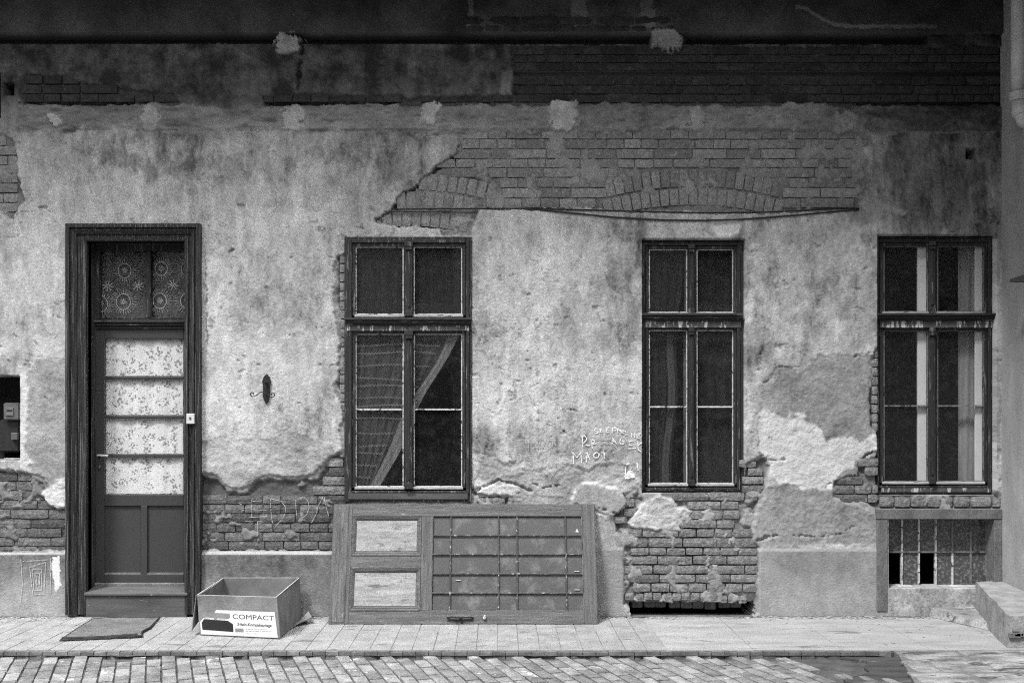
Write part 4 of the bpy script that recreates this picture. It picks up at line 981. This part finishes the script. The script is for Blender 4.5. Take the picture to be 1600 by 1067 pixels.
for va, vb in ((v_b+.001, v1-.001), (v2+.001, v_t-.001)):
    a, b_ = u_st+.001, u_m0-.001
    mb = MB()      # mitred moulding
    for k, (o_, i_, y0_, y1_) in enumerate(((0, .018, -.006, .004), (.018, .034, .001, .016))):
        O = [(a+o_, va+o_), (b_-o_, va+o_), (b_-o_, vb-o_), (a+o_, vb-o_)]; I = [(a+i_, va+i_), (b_-i_, va+i_), (b_-i_, vb-i_), (a+i_, vb-i_)]
        for q in range(4):
            q2 = (q+1) % 4
            f = [Vector((O[q][0], y0_, O[q][1])), Vector((O[q2][0], y0_, O[q2][1])), Vector((I[q2][0], y1_, I[q2][1])), Vector((I[q][0], y1_, I[q][1]))]
            mb.hexa(f + [Vector((p.x, .03, p.z)) for p in f])
    L('panel_moulding', mb, 'old_door', .0008)
    mb = MB(); mb.box(a+.034, b_-.034, .012, .026, va+.034, vb-.034); L('panel', mb, 'old_panel', .002)
vs = [675.5, 703.5, 779, 808, 884.5, 911]; hs = [954.5, 926.7, 896.5, 866.2, 836.7, 807]
U_ = [LU(x, 880)[0] for x in vs]; V_ = [LU(700, y)[1] for y in hs]
for u in U_[1:-1]:
    mb = MB(); mb.box(u-.006, u+.006, .004, .03, v_b, v_t); L('glazing_bar', mb, 'bar', .0015)
for v in V_[1:-1]:
    mb = MB(); mb.box(u_m1, u_r, .002, .028, v-.0065, v+.004); L('glazing_bar', mb, 'bar', .0015)
    mb = MB(); mb.box(u_m1, u_r, .008, .026, v+.0042, v+.0062); L('putty_line', mb, 'putty_dim')
for i in range(5):
    for j in range(5):
        mb = MB(); mb.box(U_[i]+.0052, U_[i+1]-.0052, .019, .022, V_[j]+.0064, V_[j+1]-.0055); L('pane', mb, 'glass_dusty')
mb = MB(); mb.box(u_m1+.001, u_m1+.004, .002, .02, v_b, v_t); mb.box(u_r-.006, u_r-.001, .002, .02, v_b, v_t); mb.box(u_m1+.004, u_r-.006, .002, .02, v_b+.0005, v_b+.004); L('glazing_bead', mb, 'putty_dim')
for (x0, x1, y, s_) in ((895, 908, 830, 1), (896, 907, 893, 0), (899, 908, 898, 0), (896, 908, 922, 0), (714, 718, 907, 0)):   # scraps of glass and putty
    u, v = LU((x0+x1)/2, y); mb = MB()
    if s_: mb.prism([(u-.012, .015, v-.006), (u+.016, .015, v-.008), (u+.002, .015, v+.022)], (0, .003, 0))
    else: mb.box(u-.02, u+.02, .010, .016, v, v+.005)
    L('putty_scrap', mb, 'plastic')
hx, hv = LU(719, 966.5); mb = MB()
mb.box(hx-.105, hx+.105, -.004, -.0005, hv-.022, hv+.022); L('lock_plate', mb, 'old_door', .002)
mb = MB(); mb.tube([(hx-.10, -.012, hv+.004), (hx-.07, -.022, hv+.008), (hx, -.024, hv+.006), (hx+.07, -.022, hv+.008), (hx+.10, -.012, hv+.004)], .0055, 8)
mb.tube([(hx, -.002, hv), (hx, -.03, hv)], .010, 10); mb.tube([(hx-.03, -.012, hv), (hx-.03, -.012, hv-.03)], .005, 6); mb.tube([(hx+.012, -.012, hv), (hx+.014, -.012, hv-.034)], .006, 6)
mb.tube([(hx-.095, -.012, hv-.008), (hx, -.016, hv-.012), (hx+.095, -.012, hv-.008)], .004, 8); L('handle', mb, 'iron', smooth=True)
kx, kv_ = LU(757, 966); mb = MB(); mb.tube([(kx, .001, kv_), (kx, -.02, kv_)], .012, 10); mb.tube([(kx, -.016, kv_+.004), (kx+.004, -.018, kv_+.022)], .006, 8); L('knob', mb, 'plastic', smooth=True)

# ------------------------------------------------------------------ cardboard box
bxr = empty('cardboard_box', (-1.86, -0.42, 0), 'open cardboard box with a printed COMPACT label standing on the pavement', 'box')
A_, B_, C_, D_ = Vector((-2.169, -.691, 0.003)), Vector((-1.558, -.817, 0.003)), Vector((-1.540, -.127, 0.003)), Vector((-2.165, -.07, 0.003))
A2_, B2_, C2_, D2_ = Vector((-2.185, -.70, .289)), Vector((-1.585, -.815, .294)), Vector((-1.562, -.10, .318)), Vector((-2.17, -.065, .312))
cen = (A_ + B_ + C_ + D_) / 4
def sheet(mb, p, q, q2, p2, t=.006, nseg=6, bow=0.006):
    """upright board from bottom edge p-q to top edge p2-q2, thickness inwards, gently bowed"""
    nrm = (q - p).cross(Vector((0, 0, 1))).normalized()
    if nrm.dot(cen - (p+q)/2) < 0: nrm = -nrm
    for k in range(nseg):
        a, b = k/nseg, (k+1)/nseg
        bb = [nrm * (bow * math.sin(math.pi*x)) for x in (a, b)]
        w0, w1_ = p.lerp(q, a) + bb[0], p.lerp(q, b) + bb[1]; t0, t1_ = p2.lerp(q2, a) + bb[0]*2, p2.lerp(q2, b) + bb[1]*2
        mb.hexa([w0, w1_, w1_+nrm*t, w0+nrm*t, t0, t1_, t1_+nrm*t, t0+nrm*t])
for nm, (p, q, q2, p2), bow in (('front_side', (A_, B_, B2_, A2_), 0.0), ('right_side', (B_, C_, C2_, B2_), .004), ('back_side', (C_, D_, D2_, C2_), .006), ('left_side', (D_, A_, A2_, D2_), .006)):
    mb = MB(); e = .0062
    dx = (q-p).normalized()*e
    if nm in ('right_side', 'left_side'): p, q, p2, q2 = p+dx, q-dx, p2+dx, q2-dx
    sheet(mb, p, q, q2, p2, bow=bow); obj(nm, mb, M['card'] if nm != 'back_side' else M['card_in'], bxr)
mb = MB()
for p2, q2 in ((A2_, B2_), (B2_, C2_), (C2_, D2_), (D2_, A2_)):
    d_ = (cen - (p2+q2)/2); d_.z = 0; nrm = (q2-p2).cross(Vector((0,0,1))).normalized(); nrm = nrm if nrm.dot(d_) > 0 else -nrm
    bw_ = {0: 0.0}.get(0)
    mb.hexa([p2 + Vector((0,0,.0005)), q2 + Vector((0,0,.0005)), q2 + nrm*.0055 + Vector((0,0,.0005)), p2 + nrm*.0055 + Vector((0,0,.0005)), p2 + Vector((0,0,.003)), q2 + Vector((0,0,.003)), q2 + nrm*.0055 + Vector((0,0,.003)), p2 + nrm*.0055 + Vector((0,0,.003))])
obj('cut_edge', mb, M['card_edge'], bxr)
mb = MB(); mb.hexa([A_, B_, C_, D_] + [p + Vector((0, 0, .005)) for p in (A_, B_, C_, D_)]); obj('bottom', mb, M['card_in'], bxr)
mb = MB(); q0 = A2_ + Vector((-.004, -.002, 0)); q1 = D2_ + Vector((-.004, -.01, 0)); m_ = q0.lerp(q1, .55)
mb.prism([q0, m_, m_ + Vector((-.035, 0, -.19)), q0 + Vector((-.03, -.01, -.255))], (-.005, 0, 0)); obj('flap', mb, M['ink_dark'] if False else M['card'], bxr)
mb = MB(); a = B_.lerp(C_, .40); b_ = B_.lerp(C_, 1.0)
mb.prism([a + Vector((.004, 0, .004)), b_ + Vector((.004, 0, .004)), b_ + Vector((.07, -.10, .075)), a.lerp(b_, .62) + Vector((.115, -.02, .045)), a.lerp(b_, .3) + Vector((.02, 0, .01))], (.0, 0, .005)); obj('flap', mb, M['card'], bxr)
mb = MB(); mb.prism([A_ + Vector((0, -.004, .001)), B_ + Vector((0, -.004, .001)), B_ + Vector((.01, -.02, .004)), A_ + Vector((.02, -.02, .004))], (0, 0, .003)); obj('flap_edge', mb, M['card'], bxr)
# printed label on the front: local axes
fx = (B_ - A_).normalized(); fz = ((A2_ - A_).normalized() + (B2_ - B_).normalized()).normalized(); fn = fx.cross(fz).normalized()
if fn.y > 0: fn = -fn
def FP(s, z, o): return A_ + fx*s + fz*z + fn*o + Vector((0,0,-.003))
lab = MB(); lab.hexa([FP(.012,.006,.0005), FP(.606,.006,.0005), FP(.606,.006,.0012), FP(.012,.006,.0012), FP(.010,.187,.0005), FP(.597,.190,.0005), FP(.597,.190,.0012), FP(.010,.187,.0012)])
labo = obj('label', lab, M['paper'], bxr)
def ls(x): return .010 + (x-175)/920*.595
def lz(y, x=600): return .187 - (y - (545 + (x-175)*.033))/303*.182
def inkpoly(name, pts, mat, o=.0016):
    mb = MB(); mb.prism([FP(ls(x), lz(y, x), o) for x, y in pts], fn*.0003); obj(name, mb, M[mat], labo)
inkpoly('picture', [(205,580),(545,592),(545,640),(520,655),(220,640),(205,625)], 'ink_mid')
inkpoly('picture', [(232,640),(515,660),(480,672),(240,660)], 'putty')
inkpoly('picture', [(228,662),(520,680),(575,720),(572,812),(200,790),(198,705)], 'ink_dark', .0020)
inkpoly('printed_block', [(595,770),(695,772),(697,814),(597,812)], 'ink_mid')
for y0_, xs_ in ((777, (722, 975)), (800, (722, 1030)), (828, (725, 860))):
    x = xs_[0]
    while x < xs_[1]:
        wl = U(14, 46); inkpoly('small_print', [(x, y0_), (min(x+wl, xs_[1]), y0_), (min(x+wl, xs_[1]), y0_+5), (x, y0_+5)], 'ink_mid'); x += wl + 9
def text(body, s0, s1, z0, z1, mat, bold=0.0, o=.0017):
    cu_ = bpy.data.curves.new('lettering', 'FONT'); cu_.body = body; cu_.offset = bold; cu_.extrude = 0.004
    to = bpy.data.objects.new('lettering', cu_); COL.objects.link(to); bpy.context.view_layer.update()
    me_ = bpy.data.meshes.new_from_object(to); bpy.data.objects.remove(to)
    cs = [v.co.copy() for v in me_.vertices]; x0 = min(c.x for c in cs); x1 = max(c.x for c in cs); y0_ = min(c.y for c in cs); y1_ = max(c.y for c in cs)
    for v in me_.vertices:
        v.co = FP(s0 + (v.co.x-x0)/(x1-x0)*(s1-s0), z0 + (v.co.y-y0_)/(y1_-y0_)*(z1-z0), o + (.0003 if v.co.z > 0 else 0))
    me_.materials.clear(); me_.materials.append(M[mat]); obj('lettering', me_, None, labo)
text('COMPACT', ls(578), ls(1068), .130, .163, 'ink', 0.0)
text('3-fach-Kompaktanlage', ls(628), ls(1034), .076, .103, 'ink', 0.02)

# ------------------------------------------------------------------ door mat
mt_ = empty('door_mat', GX(165, 985), 'worn woven door mat with dark frayed edges lying askew before the door', 'mat')
c4 = [GX(145, 968), GX(249, 965.5), GX(222, 996), GX(95, 1001)]
def bil(u, v): return (c4[0]*(1-u) + c4[1]*u)*(1-v) + (c4[3]*(1-u) + c4[2]*u)*v
mb = MB(); n1_, n2_ = 26, 30
def mz(u, v): return .010 + .004*math.sin(u*5+v*3) + .005*max(0, v-.85)*3 + .006*max(0, u-.9)*4
for j in range(n2_+1):
    for i in range(n1_+1):
        u, v = i/n1_, j/n2_
        p = bil(u*(1 - .05*(v > .6)*math.sin((v-.6)*7.8)), v + .012*math.sin(u*23))
        mb.v.append((p.x + U(-.002,.002), p.y + U(-.002,.002), mz(u, v) + (.0022 if j % 2 else -.0012)))
for j in range(n2_):
    for i in range(n1_):
        a = j*(n1_+1)+i; mb.f.append((a, a+1, a+n1_+2, a+n1_+1))
obj('woven_field', mb, M['mat'], mt_)
per = [(i/20, 0) for i in range(21)] + [(1, i/20) for i in range(1, 21)] + [(1-i/20, 1) for i in range(1, 21)] + [(0, 1-i/20) for i in range(1, 21)]
mb = MB(); mb.tube([Vector((bil(u*(1 - .05*(v > .6)*math.sin((v-.6)*7.8)), v).x, bil(u, v).y + U(-.004,.004), mz(u, v)-.002)) for u, v in per], .006, 6); obj('frayed_edge', mb, M['mat_edge'], mt_)
mb = MB(); mb.tube([Vector((bil(u, .965 + U(-.01,.01)).x, bil(u, .965).y, mz(u, .96)+.001)) for u in [i/30 for i in range(29)]], .013, 6); obj('frayed_edge', mb, M['mat_edge'], mt_)

mb = MB()
for k in range(120):
    u = k/119*.97; p = bil(u, 1.0); q = p + Vector((U(-.008,.008), -U(.006,.020), 0)); p.z = .010; q.z = .004
    mb.tube([p, q], .0022, 4, caps=False)
for k in range(70):
    v = k/69; p = bil(1.0 - .05*(v > .6)*math.sin((v-.6)*7.8), v); q = p + Vector((U(.004,.016), U(-.006,.006), 0)); p.z = .012; q.z = .004
    mb.tube([p, q], .0022, 4, caps=False)
obj('fringe', mb, M['mat_edge'], mt_, kind='stuff')
# ------------------------------------------------------------------ ground
mb = MB(); mb.box(-60, 60, -80, 20, -.30, -.078); obj('courtyard_ground', mb, M['joint'], kind='structure')
mb = MB(); mb.box(-8, 3.0, -8.5, -1.235, -.0779, -.046); road = obj('road', mb, M['joint'], kind='structure')
mb = MB(); mb.box(-8, 6, -1.165, .12, -.0779, -.0035); pave = obj('pavement', mb, M['joint_pale'], kind='structure')
def slab_mesh(wx_, wy_, wz_, c, mat, name, jit=0.0, n=(3, 2)):
    bm = bmesh.new(); g = {}
    for i in range(n[0]+1):
        for j in range(n[1]+1):
            e = i in (0, n[0]) or j in (0, n[1])
            g[i,j] = bm.verts.new(((i/n[0]-.5)*wx_ + U(-jit,jit), (j/n[1]-.5)*wy_ + U(-jit,jit), (-c if e else 0) + U(-c,c)*.35))
    for i in range(n[0]):
        for j in range(n[1]): bm.faces.new((g[i,j], g[i+1,j], g[i+1,j+1], g[i,j+1]))
    per = [g[i,0] for i in range(n[0]+1)] + [g[n[0],j] for j in range(1,n[1]+1)] + [g[i,n[1]] for i in range(n[0]-1,-1,-1)] + [g[0,j] for j in range(n[1]-1,0,-1)]
    bk = [bm.verts.new((v.co.x, v.co.y, -wz_)) for v in per]
    for k in range(len(per)):
        k2 = (k+1) % len(per); bm.faces.new((per[k], bk[k], bk[k2], per[k2]))
    bmesh.ops.recalc_face_normals(bm, faces=bm.faces)
    me = bpy.data.meshes.new(name); bm.to_mesh(me); bm.free(); me.materials.append(mat); return me
def inst(name, me_, parent, loc, rz=0, sc_=(1,1,1), rx=0, ry=0):
    o = bpy.data.objects.new(name, me_); COL.objects.link(o); o.parent = parent; o.location = loc; o.rotation_euler = (rx, ry, rz); o.scale = sc_; return o
TV = [slab_mesh(.1395, .2888, .012, .0012, M['tile'], 'paving_tile', .001) for _ in range(6)]
for i in range(-35, 8):
    for j in range(4):
        inst('paving_tile', random.choice(TV), pave, (i*.145 + .06 + U(-.002,.002), -.145 - j*.29, U(-.0006,.0006)), U(-.006,.006), rx=U(-.002,.002), ry=U(-.003,.003))
CV = [slab_mesh(.60, 1.155, .012, .0012, M['cement'], 'cement_slab', .0012, (6, 8)) for _ in range(3)]
x = 1.125
while x < 5.0:
    inst('cement_slab', random.choice(CV), pave, (x+.30, -.585, U(-.0008,.001)), U(-.002,.002)); x += .603
# debris line where the wall meets the paving
mb = MB()
for k in range(700):
    x = U(-4, 3.9); 
    if -3.35 < x < -2.45: continue
    s_ = U(.003, .011) * (1.6 if 1.9 < x < 3.2 else 1); y = -.045 - abs(random.gauss(0, .03 if k < 420 else .45)) - s_; s_ *= (1 if k < 420 else .55); y = max(y, -1.1)
    mb.hexa([(x+a*s_*U(.6,1.3), y+b*s_*U(.6,1.3), c*s_*.5+.001) for c in (0, 1) for a, b in ((-1,-1),(1,-1),(1,1),(-1,1))])
obj('plaster_crumbs', mb, M['lightcem'], kind='stuff')
props(bpy.data.objects['plaster_crumbs'], 'fallen plaster crumbs along the foot of the wall', 'rubble')
mb = MB()
def dirt(y0, x0, x1, wmax, z, seed_):
    n = int((x1-x0)/.02); xs = np.linspace(x0, x1, n); a = np.abs(fbm(xs*100, xs*0, 30, seed_, 4, .7)); b = np.abs(fbm(xs*100, xs*0, 18, seed_+9, 4, .7)); prev = None
    for i in range(n):
        t0 = (xs[i], y0 + wmax*.25*b[i], z); t1 = (xs[i], y0 - wmax*(.15 + 2.2*a[i]*a[i]), z)
        if prev: mb.quad(prev[0], t0, t1, prev[1])
        prev = (t0, t1)
dirt(-.028, -5, -3.36, .05, .0035, 201); dirt(-.028, -2.40, 3.38, .05, .0035, 211); dirt(-1.192, -5, 2.6, .05, -.0275, 221)
obj('dirt_line', mb, M['joint'], pave, kind='stuff')
KV = [slab_mesh(.0805, .032, .07, .003, M['kerb'], 'kerb_stone', .0025, (2, 2)) for _ in range(7)]
mb = MB(); mb.box(-8, 2.66, -1.187, -1.1655, -.0778, -.012); kerb = obj('kerb', mb, M['joint'], kind='structure')
for i in range(-46, 31):
    inst('kerb_stone', random.choice(KV), kerb, (i*.0868, -1.179 + U(-.003,.003), U(-.004,.002) - .002), U(-.04,.04), ry=U(-.03,.03), rx=U(-.02,.02))
# diagonal setts
k_ = .34; al = math.atan(k_); dirv = Vector((k_, -1, 0)).normalized(); per_ = Vector((1, k_, 0)).normalized()
SV = [slab_mesh(.0805, .182, .025, .0034, M['sett'], 'sett', .002, (3, 4)) for _ in range(9)]
cand = []
for r_ in range(-55, 62):
    off = .098 * (r_ % 2) + U(-.012, .012)
    for q in range(-12, 40):
        p = per_ * (r_ * .0925) + dirv * (q * .196 + off)
        if not (-6 < p.x < 2.32 + .12*math.sin(p.y*9)): continue
        if p.y > -1.262 or p.y < -3.6: continue
        if p.x > 2.0 and R() < .35: continue
        d = p.y + 8; px = 780 + p.x*FPX/d; py = 650 + (CZ+.05)*FPX/d
        vis = (-20 < px < 1620 and py < 1085)
        cand.append((not vis, -p.y, p.copy()))
cand.sort(key=lambda c: (c[0], c[1]))
for n_, (nv_, _, p) in enumerate(cand[:296]):
    inst('sett', random.choice(SV), road, (p.x, p.y, -.028 + U(-.0025,.0025)), al + U(-.015,.015), (U(.97,1.02), U(.97,1.02), 1), U(-.012,.012), U(-.02,.02))
mo = bmesh.new()
for (nv_, _, p) in cand[296:]:
    n0 = len(mo.verts); mo.from_mesh(random.choice(SV)); mo.verts.ensure_lookup_table()
    mm = Matrix.Translation((p.x, p.y, -.028 + U(-.0025,.0025))) @ Matrix.Rotation(al + U(-.015,.015), 4, 'Z')
    for v in mo.verts[n0:]: v.co = mm @ v.co
me_ = bpy.data.meshes.new('far_setts'); mo.to_mesh(me_); mo.free(); me_.materials.append(M['sett']); obj('far_setts', me_, None, road, kind='stuff')
print('setts', len(cand))
# tar patch beside the setts
mb = MB(); out_ = []
for i in range(40):
    a = i/39; out_.append((2.28 - .30*a*0 + .13*math.sin(a*17) + .05*math.sin(a*41), -1.236 - a*2.2))
pts = [(x, y, -.044) for x, y in out_] + [(2.75, -3.436, -.044), (2.72, -1.236, -.044)]
mb.prism(pts, (0, 0, .014)); obj('tar_patch', mb, M['tar'], road, kind='structure')
# rough stone forecourt on the right
mb = MB(); mb.prism([(2.665, -1.166, -.077), (2.665, -1.26, -.077), (2.46, -2.05, -.077), (2.2, -3.4, -.077), (6, -3.4, -.077), (6, -1.166, -.077)], (0, 0, .0715)); fc = obj('stone_forecourt', mb, M['joint_pale'], kind='structure')
FV = [slab_mesh(.52, .277, .02, .006, M['slab'], 'stone_slab', .006, (10, 6)) for _ in range(6)]
for j in range(8):
    yy = -1.31 - j*.283; xl = 2.68 - (-yy-1.2)*.26
    x = xl + .02 - (0 if j % 2 else .0)
    first = True
    while x < 5.5:
        wd = (.36 if not (first and j % 2) else .2) * U(.8, 1.2); first = False
        inst('stone_slab', random.choice(FV), fc, (x+wd/2, yy, U(-.004,.003)), U(-.01,.01), ((wd-.008)/.52, 1, 1), U(-.006,.006), U(-.006,.006)); x += wd
# raised apron below the cellar window
mb = MB()
mb.prism([(3.37, -.005, .0), (3.40, -.005, .078), (3.92, -.005, .085), (3.92, -.75, .012), (3.62, -.62, .010), (3.50, -.25, .045), (3.40, -.10, .03), (3.37, -.05, .0)][:0] or
         [(3.38, .01, .002), (3.92, .01, .002), (3.92, -.80, .002), (3.66, -.66, .002)], (0, 0, .001))
n = len(mb.v); mb.v += [(3.40, .01, .075), (3.95, .01, .085), (3.95, -.95, .004), (3.72, -.62, .03), (3.56, -.30, .05), (3.38, .012, .0), (3.70, -.66, .0), (3.54, -.32, .0), (3.95, -.96, .0)]
mb.f += [(n, n+1, n+2, n+3, n+4), (n+5, n, n+4, n+7), (n+7, n+4, n+3, n+6), (n+6, n+3, n+2, n+8)]
obj('cement_apron', mb, M['slab'], kind='structure')

# ------------------------------------------------------------------ side wing, step block, downpipe
wg = empty('side_wing', (4, -3, 0), 'plain rendered side wing wall closing the right edge of the facade', 'wall')
mb = MB(); mb.box(3.97, 9, -9, -.003, -.06, 9); obj('wing_wall', mb, M['wing'], wg)
mb = MB(); mb.box(3.945, 3.9695, -9, -.5, .20, .62); obj('base_band', mb, M['wing'], wg, bevel=.004)
mb = MB(); mb.prism([(3.79, -.50, 2.600), (3.79, -.50, 2.575), (3.79, -1.3, 2.48), (3.79, -1.3, 2.62)], (.18, 0, .0)); obj('stone_ledge', mb, M['sooty'], wg, bevel=.004)
sb_ = empty('step_block', (3.7, -.5, 0), 'rough concrete step block built against the side wing', 'step')
mb = MB(); nseg = 10
TL = [(lerp(3.775, 3.50, i/nseg) + U(-.008,.008), lerp(-.0, -1.09, i/nseg), lerp(.272, .212, i/nseg) + U(-.004,.004)) for i in range(nseg+1)]
BL = [(lerp(3.755, 3.475, i/nseg) + U(-.006,.006), lerp(-.0, -1.10, i/nseg), .001) for i in range(nseg+1)]
n = len(mb.v); mb.v += TL + BL + [(3.968, t[1], t[2]+.01) for t in TL]
m1 = nseg+1
for i in range(nseg): mb.f += [(n+i, n+i+1, n+m1+i+1, n+m1+i), (n+2*m1+i, n+2*m1+i+1, n+i+1, n+i)]
k0 = len(mb.v); mb.v += [(3.968, -1.10, .001)]
mb.f.append((n+nseg, n+2*m1+nseg, k0, n+m1+nseg))
obj('step_body', mb, grey('step_cement', .30, .95, .3, 9, .3, 130, 1.0, 35, .012, flakes=(.14, .2, 10, None)), sb_)
mb = MB()
for i in range(26):
    x = 3.50 + U(0, .45); z = U(.02, .19); s_ = U(.015, .04)
    mb.hexa([(x+a*s_, -1.10+b*.012-.004, z+c*s_*.5) for c in (-1, 1) for a, b in ((-1,-1),(1,-1),(1,1),(-1,1))])
obj('broken_face_stones', mb, M['kerb'], sb_, bevel=.005, kind='stuff')
dp = empty('downpipe', (3.932, -.36, 4.0), 'pale painted downpipe with ringed elbow at the top right corner', 'pipe')
mb = MB(); mb.tube([(3.932, -.36, 6), (3.932, -.36, 4.0)], .054, 20); obj('pipe_shaft', mb, M['pipe'], dp, smooth=True)
mb = MB(); mb.tube([(3.931, -.36, 4.03), (3.933, -.362, 3.965)], .066, 20); obj('collar', mb, M['pipe'], dp, bevel=.0, smooth=False)
el = [(3.933, -.362, 3.965), (3.938, -.364, 3.91), (3.95, -.37, 3.86), (3.965, -.38, 3.81), (4.01, -.39, 3.78)]
mb = MB(); mb.tube(el, .056, 20); obj('elbow', mb, M['pipe'], dp, smooth=True)
mb = MB(); mb.tube([(3.940, -.365, 3.905), (3.952, -.371, 3.865)], .066, 20); obj('collar', mb, M['pipe'], dp)

# ------------------------------------------------------------------ house across the courtyard (seen only in the panes)
ob = empty('opposite_building', (0, -15, 0), 'plain house across the courtyard reflected in the window panes', 'building')
mb = MB(); mb.box(-11, 11, -16, -15.2, -.06, 7.5); obj('rear_wall', mb, M['opp'], ob)
mb = MB(); mb.box(-11, 11, -15.19, -14.9, 6.6, 6.9); mb.box(-11, 11, -15.19, -15.05, 3.3, 3.45); obj('cornice', mb, M['opp_light'], ob)
for i in range(6):
    for z in (.9, 4.2):
        mb = MB(); x = -9 + i*3.4; mb.box(x, x+1.1, -15.19, -15.12, z, z+1.9); obj('window', mb, M['dark_room'], ob)
